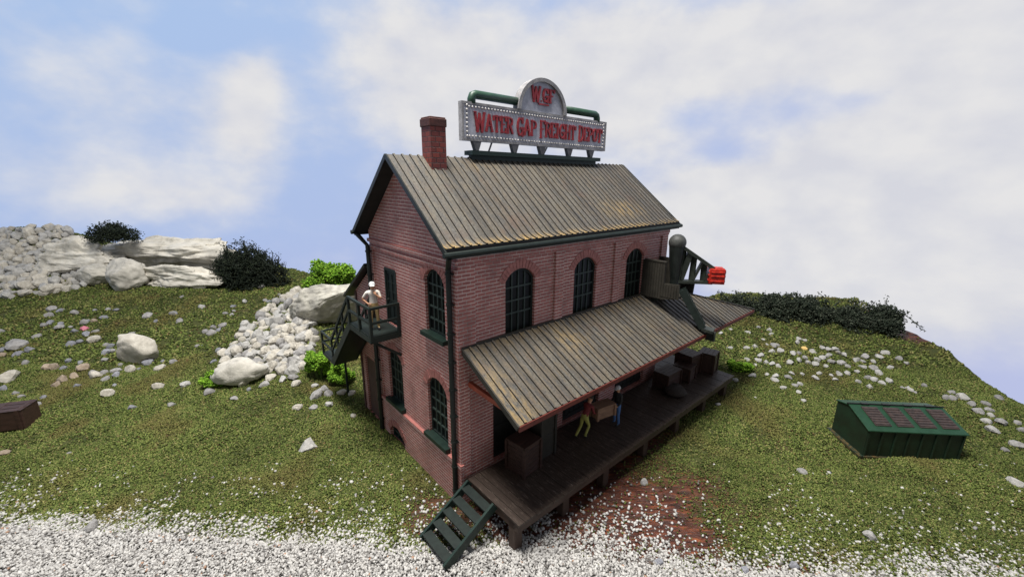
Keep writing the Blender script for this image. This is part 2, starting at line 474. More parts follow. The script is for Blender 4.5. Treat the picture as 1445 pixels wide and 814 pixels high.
def build_ground():
    ys = np.concatenate([np.arange(4, 9, 0.5), np.arange(9, 14, 0.14), np.arange(14, 24, 0.22), np.arange(24, 43.01, 0.42)])
    nx = 340
    xs0 = np.linspace(0, 1, nx)
    X = np.zeros((len(ys), nx)); Y = np.zeros_like(X)
    for i, y in enumerate(ys):
        X[i] = -64 + (xmax(y) + 64) * (1 - (1 - xs0) ** 1.25)
        yb = np.interp(X[i], [-64, -24, -18, 4, 12, 27], [43, 42, 37.5, 36, 33.5, 31.5])
        Y[i] = 4 + (y - 4) * (yb - 4) / (43 - 4) if y > 24 else y
        if y > 24:
            Y[i] = 24 + (y - 24) / (43 - 24) * (yb - 24)
    Z = height(X, Y) + 0.03 * np.sin(X * 5.3 + Y * 2.1) * np.sin(Y * 6.1) + RNG.normal(0, 0.012, X.shape)
    nr, nc = X.shape
    verts = np.stack([X, Y, Z], -1).reshape(-1, 3)
    idx = np.arange(nr * nc).reshape(nr, nc)
    faces = np.stack([idx[:-1, :-1], idx[:-1, 1:], idx[1:, 1:], idx[1:, :-1]], -1).reshape(-1, 4).tolist()
    vl = verts.tolist()
    mi = [0] * len(faces)
    # the cut brown edge of the scenery board
    rim = [idx[0, j] for j in range(nc)] + [idx[i, nc - 1] for i in range(1, nr)] + [idx[nr - 1, j] for j in range(nc - 2, -1, -1)] + [idx[i, 0] for i in range(nr - 2, 0, -1)]
    base = len(vl)
    for k in rim:
        x, y, z = vl[k]
        vl.append((x, y, -2.6))
    n = len(rim)
    for k in range(n):
        faces.append((rim[k], base + k, base + (k + 1) % n, rim[(k + 1) % n])); mi.append(1)
    me = D.meshes.new('ground')
    me.from_pydata(vl, [], faces)
    me.polygons.foreach_set('material_index', mi)
    me.polygons.foreach_set('use_smooth', [True] * len(faces))
    A = np.array(vl)
    gm = sm(0.25, -0.35, A[:, 1] - gravel_edge(A[:, 0]))
    sl = soil_mask(A[:, 0], A[:, 1]) * (1 - gm * 0.6)
    # bare brown crest at the far corner of the board
    crest = sm(2.6, 1.6, np.hypot(A[:, 0] - 27.6, (A[:, 1] - 27.6) * 0.9))
    sl = np.maximum(sl, crest)
    for nm, arr in (('soil', sl), ('gravel', gm)):
        a = me.attributes.new(nm, 'FLOAT', 'POINT')
        a.data.foreach_set('value', arr.astype(np.float32))
    o = link_mesh('ground', me, [ground_mat(), FOAM])
    tag(o, kind='structure')
    return o


build_ground()


def mesh_np(name, V, F, mat, colors=None, smooth=False):
    """V (n,3), F (m,3) arrays -> object; colours per vertex"""
    me = D.meshes.new(name)
    me.vertices.add(len(V)); me.vertices.foreach_set('co', V.astype(np.float32).ravel())
    m = len(F)
    me.loops.add(m * 3); me.loops.foreach_set('vertex_index', F.astype(np.int32).ravel())
    me.polygons.add(m)
    me.polygons.foreach_set('loop_start', np.arange(0, m * 3, 3, dtype=np.int32))
    try:
        me.polygons.foreach_set('loop_total', np.full(m, 3, dtype=np.int32))
    except Exception:
        pass
    if smooth: me.polygons.foreach_set('use_smooth', np.ones(m, bool))
    me.update(calc_edges=True)
    if colors is not None:
        a = me.color_attributes.new('tint', 'FLOAT_COLOR', 'POINT')
        a.data.foreach_set('color', np.concatenate([colors, np.ones((len(V), 1))], 1).astype(np.float32).ravel())
    return link_mesh(name, me, mat)


def tint_mat(name, rough=0.85, spec=0.15, sub=0.0):
    m, nt, b = new_mat(name)
    a = N(nt, 'ShaderNodeAttribute', attribute_name='tint')
    nt.links.new(a.outputs['Color'], b.inputs['Base Color'])
    b.inputs['Roughness'].default_value = rough; b.inputs['Specular IOR Level'].default_value = spec
    return m


def rot_many(n):
    q = RNG.normal(size=(n, 4)); q /= np.linalg.norm(q, axis=1)[:, None]
    w, x, y, z = q.T
    return np.stack([np.stack([1 - 2 * (y * y + z * z), 2 * (x * y - z * w), 2 * (x * z + y * w)], -1),
                     np.stack([2 * (x * y + z * w), 1 - 2 * (x * x + z * z), 2 * (y * z - x * w)], -1),
                     np.stack([2 * (x * z - y * w), 2 * (y * z + x * w), 1 - 2 * (x * x + y * y)], -1)], 1)


TET = np.array([(1, 0, -0.4), (-0.5, 0.87, -0.4), (-0.5, -0.87, -0.4), (0, 0, 1.0)])
TETF = np.array([(0, 1, 3), (1, 2, 3), (2, 0, 3), (0, 2, 1)])
OCT = np.array([(1, 0, 0), (0, 1, 0), (-1, 0, 0), (0, -1, 0), (0, 0, 1), (0, 0, -1)], float)
OCTF = np.array([(0, 1, 4), (1, 2, 4), (2, 3, 4), (3, 0, 4), (1, 0, 5), (2, 1, 5), (3, 2, 5), (0, 3, 5)])
BOXV = np.array([(-1, -1, -1), (1, -1, -1), (1, 1, -1), (-1, 1, -1), (-1, -1, 1), (1, -1, 1), (1, 1, 1), (-1, 1, 1)], float) * 0.72
BOXF = np.array([(0, 2, 1), (0, 3, 2), (4, 5, 6), (4, 6, 7), (0, 1, 5), (0, 5, 4), (1, 2, 6), (1, 6, 5), (2, 3, 7), (2, 7, 6), (3, 0, 4), (3, 4, 7)])


def scatter(P, size, base, faces, jitter=0.25, squash=None):
    n = len(P); k = len(base)
    V = base[None] * (1 + RNG.uniform(-jitter, jitter, (n, k, 3)))
    if squash is not None: V = V * RNG.uniform(squash, 1.0, (n, 1, 3))
    V = np.einsum('nij,nkj->nki', rot_many(n), V) * size[:, None, None]
    V = V + P[:, None, :]
    F = faces[None] + (np.arange(n) * k)[:, None, None]
    return V.reshape(-1, 3), F.reshape(-1, 3), k


def pal(n, cols, w, jit=0.15):
    c = np.array(cols)[RNG.choice(len(cols), n, p=np.array(w) / sum(w))]
    return c * (1 + RNG.uniform(-jit, jit, (n, 1)))


def vnoise(x, y, s, seed):
    """cheap smooth value noise"""
    x = x * s; y = y * s
    r = np.random.default_rng(seed).random((64, 64))
    xi = np.floor(x).astype(int); yi = np.floor(y).astype(int)
    fx = x - xi; fy = y - yi
    fx = fx * fx * (3 - 2 * fx); fy = fy * fy * (3 - 2 * fy)
    g = lambda i, j: r[i % 64, j % 64]
    return (g(xi, yi) * (1 - fx) + g(xi + 1, yi) * fx) * (1 - fy) + (g(xi, yi + 1) * (1 - fx) + g(xi + 1, yi + 1) * fx) * fy


def footprint(x, y):
    u = (x - P0.x) * UU.x + (y - P0.y) * UU.y; v = (x - P0.x) * VV.x + (y - P0.y) * VV.y
    return (u > -0.02) & (u < 12.1) & (v > 0) & (v < 8)


def build_grass():
    Ps = []; Ss = []
    for (x0, x1, y0, y1, n, s0, s1) in ((-27, 26, 9.3, 15, 215000, 0.023, 0.052), (-40, 27, 15, 23, 200000, 0.030, 0.066), (-58, 28, 23, 42, 110000, 0.06, 0.12)):
        x = RNG.uniform(x0, x1, n); y = RNG.uniform(y0, y1, n)
        ok = (x < xmax(y) - 0.05) & ~footprint(x, y) & (np.abs(x) < y * 1.45 + 7.0)
        yb = np.interp(x, [-64, -24, -18, 4, 12, 27], [43, 42, 37.5, 36, 33.5, 31.5])
        ok &= y < yb - 0.05
        pg = sm(0.35, -0.2, y - gravel_edge(x) + 0.5 * (vnoise(x, y, 2.0, 3) - 0.5))
        ps = soil_mask(x, y)
        ps = np.maximum(ps, sm(2.6, 1.6, np.hypot(x - 27.6, (y - 27.6) * 0.9)))
        bald = sm(0.70, 0.80, vnoise(x, y, 0.9, 11))
        ok &= RNG.random(n) > np.maximum(np.maximum(pg, ps * 0.97), bald * 0.55)
        x = x[ok]; y = y[ok]
        s = RNG.uniform(s0, s1, len(x))
        Ps.append(np.stack([x, y, height(x, y) + s * 0.25 + RNG.uniform(0, 0.03, len(x))], -1)); Ss.append(s)
    P = np.concatenate(Ps); S = np.concatenate(Ss)
    V, F, k = scatter(P, S, TET, TETF, 0.3)
    n = len(P)
    col = pal(n, [(0.047, 0.066, 0.016), (0.086, 0.112, 0.027), (0.130, 0.152, 0.042), (0.185, 0.172, 0.066), (0.105, 0.074, 0.032)], [3.0, 4.2, 2.8, 1.0, 0.35], 0.20)
    t = vnoise(P[:, 0], P[:, 1], 0.45, 5) * 0.6 + vnoise(P[:, 0], P[:, 1], 1.7, 6) * 0.4
    col = col * (0.78 + 0.68 * t[:, None])
    dry = sm(0.60, 0.88, vnoise(P[:, 0], P[:, 1], 0.6, 8))[:, None] * 0.38
    col = col * (1 - dry) + np.array([0.14, 0.092, 0.038]) * dry
    o = mesh_np('grass', V, F, tint_mat('turf_tufts'), np.repeat(col, k, 0))
    tag(o, 'short mottled green and brown turf covering the ground around the depot', 'grass', kind='stuff')


def build_gravel():
    x1 = RNG.uniform(-21, 21, 110000); y1 = RNG.uniform(7.2, 11.7, 110000)
    d = y1 - gravel_edge(x1) - 0.5 * (vnoise(x1, y1, 1.5, 21) - 0.5)
    ok = RNG.random(len(x1)) < np.where(d < 0, np.clip(1.0 + d * 0.0, 0, 1), 0.7 * np.exp(-d / 0.42))
    x1 = x1[ok]; y1 = y1[ok]
    # strays thrown up onto turf and soil
    x2 = RNG.uniform(-19, 20, 7500); y2 = gravel_edge(x2) + RNG.exponential(1.0, 7500)
    keep = y2 < 14.5
    x2 = x2[keep]; y2 = y2[keep]
    cl = vnoise(x2, y2, 1.6, 22); k2 = RNG.random(len(x2)) < np.clip((cl - 0.34) * 2.4, 0.08, 1) * 0.95
    x2 = x2[k2]; y2 = y2[k2]
    # grains on the red soil under the platform edge
    u3 = RNG.uniform(-0.6, 6.5, 1500); v3 = RNG.uniform(-4.6, -2.0, 1500)
    W = np.array([L2W(a, b) for a, b in zip(u3, v3)])
    x3, y3 = W[:, 0], W[:, 1]
    k3 = RNG.random(1500) < 0.75 * sm(13.2, 10.7, y3)
    x = np.concatenate([x1, x2, x3[k3]]); y = np.concatenate([y1, y2, y3[k3]])
    okf = ~footprint(x, y); x = x[okf]; y = y[okf]
    n = len(x)
    S = RNG.uniform(0.026, 0.056, n)
    S[len(x1[okf[:len(x1)]]):] *= 1.15
    S[RNG.random(n) < 0.03] *= 1.5
    dd = np.maximum(gravel_edge(x) - y, 0)
    P = np.stack([x, y, height(x, y) + 0.01 + RNG.uniform(0, 0.05, n) * np.minimum(dd * 3, 1) + S * 0.25], -1)
    V, F, k = scatter(P, S, BOXV, BOXF, 0.38, 0.55)
    col = pal(n, [(0.50, 0.488, 0.465), (0.41, 0.40, 0.38), (0.29, 0.28, 0.268), (0.15, 0.14, 0.13), (0.34, 0.21, 0.14)], [4, 4, 2.7, 1.2, 0.12], 0.10)
    o = mesh_np('gravel', V, F, tint_mat('white_gravel', 0.75, 0.3), np.repeat(col, k, 0))
    tag(o, 'fine white gravel spread along the front of the turf and under the green steps', 'gravel', kind='stuff')


build_grass()
build_gravel()

# ------------------------------------------------------------------ the brick depot
L, W, ZE, ZR = 12.1, 6.46, 9.0, 11.8
depot = thing('brick_depot', 'two storey red brick freight depot with ribbed grey roof, arched windows and long canopy', 'building', P0, RZ, None, (0, 0, 0))

fr = lambda a, z, d: (a, d, z)          # front wall: d > 0 goes into the building
gb = lambda a, z, d: (d, a, z)          # gable wall


def arch_outline(a0, a1, z0, zs, zc, n=10):
    """closed outline, sill first; zs = springing, zc = crown"""
    pts = [(a0, z0), (a1, z0)]
    if zc <= zs + 1e-4:
        return pts + [(a1, zs), (a0, zs)]
    h = zc - zs; w = (a1 - a0) / 2; r = (w * w + h * h) / (2 * h); cz = zc - r; cx = (a0 + a1) / 2
    t0 = math.asin(w / r)
    for k in range(n + 1):
        t = t0 - 2 * t0 * k / n
        pts.append((cx + r * math.sin(t), cz + r * math.cos(t)))
    return pts


def inset(a0, a1, z0, zs, zc, d):
    return arch_outline(a0 + d, a1 - d, z0 + d, zs - (0 if zc > zs + 1e-4 else d), zc - d)


def wall_with_holes(mb, outer, holes, fn, reveal):
    polys = [[Vector((a, z, 0)) for a, z in outer]] + [[Vector((a, z, 0)) for a, z in h] for h in holes]
    flat = [p for pl in polys for p in pl]
    tris = tessellate_polygon(polys)
    mb.add([fn(p.x, p.y, 0) for p in flat], [tuple(t) for t in tris])
    for h in holes:
        n = len(h)
        mb.add([fn(a, z, 0) for a, z in h] + [fn(a, z, reveal) for a, z in h],
               [(k, (k + 1) % n, (k + 1) % n + n, k + n) for k in range(n)])


FW = [(1.9, 3.25, 5.5, 7.74, 8.12), (5.35, 6.7, 5.5, 7.72, 8.10), (8.78, 10.13, 5.5, 7.72, 8.10)]
FD = [(1.35, 3.75, 1.17, 3.6, 4.0), (5.0, 7.4, 1.17, 3.6, 4.0), (8.6, 11.0, 1.17, 3.6, 4.0)]
GW = [(0.74, 1.98, 5.95, 7.8, 8.2), (0.82, 2.12, 1.92, 3.88, 4.3), (4.15, 5.42, 1.92, 3.92, 4.25)]
GD = (4.2, 5.12, 5.42, 7.64, 7.64)
BW = (4.22, 5.48, 0.04, 0.38, 0.72)

w = MB()
wall_with_holes(w, [(0, -0.3), (L, -0.3), (L, ZE), (0, ZE)], [arch_outline(*a) for a in FW + FD], fr, 0.24)
wall_with_holes(w, [(0, -0.3), (W, -0.3), (W, ZE), (W / 2, ZR - 0.12), (0, ZE)], [arch_outline(*a) for a in GW + [GD, BW]], gb, 0.24)
w.add([(0, W, -0.3), (L, W, -0.3), (L, W, ZE), (0, W, ZE)], [(0, 1, 2, 3)])
w.add([(L, 0, -0.3), (L, W, -0.3), (L, W, ZE), (L, W / 2, ZR - 0.12), (L, 0, ZE)], [(0, 1, 2, 3, 4)])
w.build('wall', BRICK, depot)

# pilasters, corbel courses and the projecting plinth
t = MB()
for a0, a1 in ((0.32, 0.62), (4.22, 4.66), (7.80, 8.24), (11.5, 12.0)):
    t.box(a0, a1, -0.075, 0.01, 5.0, 8.52)
t.box(0.0, 12.1, -0.05, 0.01, 8.52, 8.62)
t.box(0.0, 12.1, -0.085, 0.01, 8.62, 8.95)
for (a0, a1) in ((0.0, 0.34), ):
    t.box(a0, a1, -0.07, 0.01, 1.2, 8.52)
t.box(-0.07, 0.01, -0.07, 0.34, 0.0, 8.40)
t.box(-0.07, 0.01, 6.02, W + 0.01, 0.0, 8.40)
t.box(-0.055, 0.01, 0.34, 6.02, 8.28, 8.40)
t.box(-0.085, 0.01, -0.085, W + 0.02, 8.55, 8.68)
t.build('brick_trim', BRICK, depot)
t = MB()
segs = [(-0.10, 4.16), (5.54, W + 0.02)]
for a0, a1 in segs: t.box(-0.10, 0.01, a0, a1, -0.3, 1.62)
t.box(-0.10, 0.01, 4.16, 5.54, 0.80, 1.62)
t.box(-0.135, 0.01, -0.135, W + 0.03, 1.62, 1.74)
t.build('plinth', BRICK, depot)


def arch_bricks(spec, fn, out, parent, d=0.30):
    a0, a1, z0, zs, zc = spec
    h = zc - zs; wd = (a1 - a0) / 2; r = (wd * wd + h * h) / (2 * h); cz = zc - r; cx = (a0 + a1) / 2
    t0 = math.asin(wd / r) * 1.10
    n = 15; mb = MB()
    for k in range(n):
        ta = -t0 + 2 * t0 * (k + 0.07) / n; tb = -t0 + 2 * t0 * (k + 0.93) / n
        o = out + random.uniform(0, 0.02)
        r2 = r + d + random.uniform(-0.01, 0.02)
        poly = [(cx + math.sin(ta) * (r + 0.01), cz + math.cos(ta) * (r + 0.01)), (cx + math.sin(tb) * (r + 0.01), cz + math.cos(tb) * (r + 0.01)),
                (cx + math.sin(tb) * r2, cz + math.cos(tb) * r2), (cx + math.sin(ta) * r2, cz + math.cos(ta) * r2)]
        mb.prism(poly, fn, -o, 0.02)
    mb.build('brick_arch', VOUSS, parent)


def window(spec, fn, parent, cols=4, bars=(0.25, 0.5, 0.75), sill=None, depth=0.10, mt=0.045):
    a0, a1, z0, zs, zc = spec
    fo = arch_outline(a0, a1, z0, zs, zc); fi = inset(a0, a1, z0, zs, zc, 0.085)
    n = len(fo); mb = MB()
    vs = [fn(a, z, depth) for a, z in fo] + [fn(a, z, depth) for a, z in fi] + [fn(a, z, depth + 0.06) for a, z in fi] + [fn(a, z, depth + 0.06) for a, z in fo]
    fs = []
    for k in range(n):
        j = (k + 1) % n
        fs += [(k, j, j + n, k + n), (k + n, j + n, j + 2 * n, k + 2 * n), (k + 3 * n, k + 2 * n, j + 2 * n, j + 3 * n), (k, k + 3 * n, j + 3 * n, j)]
    mb.add(vs, fs)
    o = mb.build('window', GREEN, parent); mb = MB()
    ai, bi = a0 + 0.085, a1 - 0.085
    h = zc - zs
    if h > 0.01:
        wd = (a1 - a0) / 2; r = (wd * wd + h * h) / (2 * h); cz = zc - r; cx = (a0 + a1) / 2
        top = lambda a: cz + math.sqrt(max(r * r - (a - cx) ** 2, 0)) - 0.05
    else:
        top = lambda a: zs - 0.05
    for k in range(1, cols):
        a = ai + (bi - ai) * k / cols
        mb.bar(fn(a, z0 + 0.05, depth + 0.035), fn(a, top(a), depth + 0.035), mt, mt, up=fn(0, 0, 1))
    for t_ in bars:
        z = z0 + (zs + h * 0.3 - z0) * t_
        mb.bar(fn(ai, z, depth + 0.033), fn(bi, z, depth + 0.033), mt, mt * 1.2)
    mb.build('glazing_bars', BARM, o)
    g = MB()
    pl = inset(a0, a1, z0, zs, zc, 0.06)
    g.add([fn(a, z, depth + 0.055) for a, z in pl], [tuple(range(len(pl)))])
    g.build('pane', GLASS, o)
    if sill:
        s = MB()
        s.prism([(a0 - 0.12, z0 - 0.13), (a1 + 0.12, z0 - 0.13), (a1 + 0.12, z0 + 0.02), (a0 - 0.12, z0 + 0.02)], fn, -0.20, 0.10)
        s.build('sill', GREEN2, o)
    return o


for s in FW:
    window(s, fr, depot, 4, (0.45, 0.64, 0.84))
    arch_bricks(s, fr, 0.012, depot)
for i, s in enumerate(GW):
    window(s, gb, depot, 4, (0.24, 0.46, 0.68, 0.86), sill=True)
    arch_bricks(s, gb, 0.012, depot)
window(BW, gb, depot, 3, (0.6,), depth=0.02)
arch_bricks(BW, gb, 0.112, depot, 0.26)

# balcony door
d = MB()
a0, a1, z0, zs, _ = GD
for (p, q) in (((a0, z0), (a0, zs)), ((a1, z0), (a1, zs)), ((a0, zs), (a1, zs))):
    d.bar(gb(*p, 0.05), gb(*q, 0.05), 0.10, 0.14, up=(1, 0, 0))
db = MB(); db.box(0.06, 0.11, a0 + 0.05, a1 - 0.05, z0, zs - 0.05)
for z in (5.55, 6.25, 6.38, 7.5):
    db.box(0.03, 0.06, a0 + 0.06, a1 - 0.06, z - 0.05, z + 0.05)
for v in (a0 + 0.10, (a0 + a1) / 2, a1 - 0.10):
    db.box(0.028, 0.06, v - 0.04, v + 0.04, z0, zs - 0.06)
for z in (6.75, 7.12): db.box(0.035, 0.06, a0 + 0.1, a1 - 0.1, z - 0.015, z + 0.015)
door = db.build('door', GREEN, depot)
d.build('door_frame', GREEN, door)
kb = MB(); kb.sphere((0.0, a1 - 0.14, 6.4), 0.05); kb.build('handle', STEEL, door)

# freight doors at platform level
for s in FD:
    a0, a1, z0, zs, zc = s
    mb = MB()
    pl = inset(a0, a1, z0, zs, zc, 0.0)
    mb.prism(pl, fr, 0.16, 0.22)
    k = a0 + 0.3
    while k < a1 - 0.05:
        mb.box(k - 0.012, k + 0.012, 0.145, 0.16, z0, zs); k += 0.3
    for z in (z0 + 0.15, (z0 + zs) / 2, zs - 0.05): mb.box(a0 + 0.02, a1 - 0.02, 0.12, 0.158, z - 0.08, z + 0.08)
    fd = mb.build('freight_door', UNDER, depot)
    hb = MB(); hb.bar(((a0 + a1) / 2 + 0.15, 0.08, 2.2), ((a0 + a1) / 2 + 0.15, 0.08, 2.6), 0.04, 0.04); hb.build('handle', STEEL, fd)
    arch_bricks(s, fr, 0.012, depot, 0.3)


# ---- ribbed roofs
def ribbed(name, mat, parent, a0, a1, top_fn, bot_fn, pitch=0.30, rib_w=0.075, rib_h=0.035, thick=0.10, nt_=7, up=Vector((0, 0, 1)), stain=None, flare=0.0, seed=1):
    """ribs run from top_fn(a) down to bot_fn(a); a is the run along the eave"""
    rg = random.Random(seed)
    prof = []; a = a0; tones = []
    while a < a1 - 0.02:
        b = min(a + pitch, a1)
        tn = rg.random()
        g0 = max(a + 0.01, b - rib_w)
        prof += [(a, 0.0, tn), (g0 - 0.018, 0.0, tn), (g0 - 0.016, -0.03, tn), (g0 - 0.003, -0.03, tn), (g0, rib_h, tn), (b - 0.004, rib_h, tn)]
        a = b
    prof.append((a1, 0.0, prof[-1][2]))
    V = []; T = []; S = []
    for (a, h, tn) in prof:
        p = Vector(top_fn(a)); q = Vector(bot_fn(a))
        for k in range(nt_ + 1):
            f = k / nt_
            z_off = flare * max(0, (f - 0.90) / 0.10) ** 1.6
            V.append(p.lerp(q, f) + up * (h + z_off)); T.append(min(1, max(0, tn + rg.uniform(-0.03, 0.03)))); S.append(stain(a, f) if stain else 0.0)
    n = nt_ + 1; m = len(prof); Fc = []
    for i in range(m - 1):
        for k in range(nt_):
            Fc.append((i * n + k, i * n + k + 1, (i + 1) * n + k + 1, (i + 1) * n + k))
    # underside and edges
    base = len(V)
    for (a, h, tn) in (prof[0], prof[-1]) if False else prof:
        p = Vector(top_fn(a)); q = Vector(bot_fn(a))
        V.append(p - up * thick); V.append(q - up * thick + up * flare); T += [0, 0]; S += [0, 0]
    for i in range(m - 1):
        b0 = base + 2 * i
        Fc.append((b0, b0 + 2, b0 + 3, b0 + 1))
        Fc.append((i * n + nt_, b0 + 1, b0 + 3, (i + 1) * n + nt_))
        Fc.append((i * n, (i + 1) * n, b0 + 2, b0))
    Fc.append(tuple([k for k in range(n)] + [base + 1, base]))
    e = (m - 1) * n; be = base + 2 * (m - 1)
    Fc.append(tuple([e + k for k in reversed(range(n))] + [be, be + 1]))
    me = D.meshes.new(name)
    me.from_pydata([tuple(p) for p in V], [], Fc)
    for nm, arr in (('tone', T), ('stain', S)):
        at_ = me.attributes.new(nm, 'FLOAT', 'POINT'); at_.data.foreach_set('value', arr)
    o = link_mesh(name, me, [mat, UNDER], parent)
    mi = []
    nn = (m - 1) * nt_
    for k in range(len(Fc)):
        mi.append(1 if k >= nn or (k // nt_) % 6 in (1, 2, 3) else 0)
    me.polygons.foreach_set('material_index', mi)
    return o


OH, VO = 0.48, 0.24
roof_st = lambda a, f: max(1.0 * max(0, (f - 0.90) / 0.1) + 0.25 * max(0, (f - 0.75) / 0.25), 0.75 * math.exp(-((a - 9.3) / 1.6) ** 2 - ((f - 0.72) / 0.14) ** 2), 0.35 * math.exp(-((a - 3) / 1.2) ** 2 - ((f - 0.12) / 0.1) ** 2), 0.12)
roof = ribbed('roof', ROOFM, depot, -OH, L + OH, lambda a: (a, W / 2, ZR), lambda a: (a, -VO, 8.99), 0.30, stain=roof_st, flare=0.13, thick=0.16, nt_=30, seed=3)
ribbed('rear_slope', ROOFM, roof, -OH, L + OH, lambda a: (a, W / 2 + 0.004, ZR), lambda a: (a, W + VO, 8.99), 0.30, thick=0.16, flare=0.10, seed=4)
for s in (-1, 1):
    e = W / 2 + s * (W / 2 + VO + 0.02)
    for uu in (-OH - 0.035, L + OH + 0.035):
        b = MB(); b.bar((uu, W / 2, ZR - 0.05), (uu, e, 8.96), 0.05, 0.15, up=(0, 0, 1)); b.build('bargeboard', BLACKGREEN, roof)
g = MB()
for e, s in ((-VO - 0.06, -1), (W + VO + 0.06, 1)):
    g.tube([(-OH - 0.12, e, 8.93), (L + OH + 0.12, e, 8.93)], 0.085, 8)
    g.box(-OH, L + OH, e - 0.02 if s > 0 else e + 0.03, e + 0.0 if s > 0 else e + 0.06, 8.80, 8.93)
g.build('gutter', GREEN, roof)
c = MB()
cu, cv, cw = 1.15, 2.95, 0.30
c.box(cu - cw, cu + cw, cv - cw, cv + cw, 11.1, 12.95)
c.build('chimney', CHIMBRICK, roof)
cc = MB()
chs = D.objects['chimney']
cc.box(cu - cw - 0.035, cu + cw + 0.035, cv - cw - 0.035, cv + cw + 0.035, 12.72, 12.98)
cc.box(cu - cw - 0.01, cu + cw + 0.01, cv - cw - 0.01, cv + cw + 0.01, 12.98, 13.03)
cc.build('chimney_cap', plain('sooty_brick', [(0.3, (0.030, 0.014, 0.012)), (0.7, (0.10, 0.035, 0.028))], 5, 0.6, 20, 0.4), roof, bevel=0.02)

# ---- canopy: front slope, hip and the end slope
CZ0, CZ1, CV, CE = 5.87, 4.46, -2.74, 16.7
U1 = L - 0.05


def can_top(a):
    if a <= U1: return (a, -0.06, CZ0)
    f = (a - U1) / (CE - U1)
    return (a, -0.06 + (CV + 0.06) * f, CZ0 + (CZ1 - CZ0) * f)


can_st = lambda a, f: max(0.95 * math.exp(-((a - 0.2) / 0.7) ** 2) * (0.3 + 0.7 * f), 0.55 * math.exp(-((a - 4.2) / 0.9) ** 2 - ((f - 0.3) / 0.35) ** 2), 0.5 * math.exp(-((f - 0.02) / 0.10) ** 2), 0.16)
canopy = ribbed('canopy', CANM, depot, 0.10, CE, can_top, lambda a: (a, CV, CZ1), 0.30, thick=0.07, stain=can_st, nt_=12, seed=9)


def end_top(v):
    f = max(0, (-0.06 - v)) / (-0.06 - CV)
    return (U1 + (CE - U1) * f + 0.004, v, CZ0 + (CZ1 - CZ0) * f)


ribbed('end_slope', CANM, canopy, CV, W - 0.2, lambda v: end_top(v) if v < -0.06 else (U1 + 0.05, v, CZ0), lambda v: (CE, v, CZ1), 0.30, thick=0.07, seed=12)
hb = MB(); hb.bar((U1 + 0.05, -0.06, CZ0 + 0.04), (CE, CV, CZ1 + 0.04), 0.12, 0.05); hb.build('hip_cap', GREYBROWN, canopy)
f_ = MB()
f_.box(0.10, CE, CV - 0.035, CV + 0.02, CZ1 - 0.17, CZ1 - 0.012)
f_.box(CE - 0.02, CE + 0.035, CV - 0.034, W - 0.2, CZ1 - 0.168, CZ1 - 0.014)
f_.build('fascia', FASCIA, canopy)
f_ = MB(); f_.bar((0.075, -0.06, CZ0 - 0.06), (0.075, CV, CZ1 - 0.06), 0.05, 0.17); f_.build('end_board', GREYBROWN, canopy)
k = 0
for uu in (0.35, 4.45, 8.02, 11.7):
    kb = MB()
    kb.bar((uu, -0.07, 4.60), (uu, -2.3, 4.50), 0.13, 0.16)
    kb.build('bracket', RUSTRED, canopy)
flash = MB()
flash.box(0.05, U1, -0.09, -0.003, CZ0 - 0.02, CZ0 + 0.07)
flash.build('flashing', GREYBROWN, canopy)

# ---- downspouts
def downspout(v, z0, z1, eave):
    m_ = MB()
    m_.tube([(-0.40, eave, 8.86), (-0.34, eave + (v - eave) * 0.3, 8.74), (-0.19, v, 8.42), (-0.19, v, z0)], 0.085, 10)
    z = z0 + 0.5
    while z < 8.3:
        m_.tube([(-0.19, v, z), (-0.19, v, z + 0.07)], 0.108, 10); m_.box(-0.19, 0.0, v - 0.13, v + 0.13, z + 0.01, z + 0.05); z += 0.95
    m_.build('downspout', BLACKGREEN, depot, smooth=False)


downspout(0.16, 0.15, 8.4, -0.26)
downspout(6.20, 0.05, 8.4, W + 0.26)

# ---- rear wing with a shed roof
lt = MB()
WV = 8.55
wall_with_holes(lt, [(W, -0.3), (WV, -0.3), (WV, 6.05), (W, 7.45)], [arch_outline(6.85, 8.10, 0.02, 3.0, 3.0)], gb, 0.2)
lt.add([(0, WV, -0.3), (7.5, WV, -0.3), (7.5, WV, 6.05), (0, WV, 6.05)], [(0, 1, 2, 3)])
lt.add([(7.5, W, -0.3), (7.5, WV, -0.3), (7.5, WV, 6.05), (7.5, W, 7.45)], [(0, 1, 2, 3)])
wing = lt.build('rear_wing', BRICK, depot)
lt = MB()
lt.box(0.10, 0.16, 6.85, 8.10, 0.02, 3.0)
k = 6.86
while k < 8.08:
    lt.box(0.085, 0.10, k, k + 0.125, 0.02, 3.0); k += 0.14
lt.build('plank_door', plain('faded_red_boards', [(0.3, (0.060, 0.032, 0.026)), (0.7, (0.110, 0.060, 0.047))], 2, 0.65, 20, 0.3, stretch=(4, 4, 0.8)), wing)
lt = MB()
lt.box(-0.05, 0.0, WV - 0.14, WV + 0.02, -0.2, 6.0); lt.box(-0.045, 0.0, 6.68, 6.80, -0.2, 6.6)
lt.build('corner_board', plain('brown_trim', [(0.3, (0.05, 0.025, 0.02)), (0.7, (0.09, 0.045, 0.036))], 2, 0.65, 20, 0.3), wing)
lt = MB()
lt.prism([(W + 0.02, 7.50), (9.35, 5.58), (9.35, 5.72), (W + 0.02, 7.64)], gb, -0.30, 7.7)
lt.build('shed_roof', BLACKGREEN, wing)

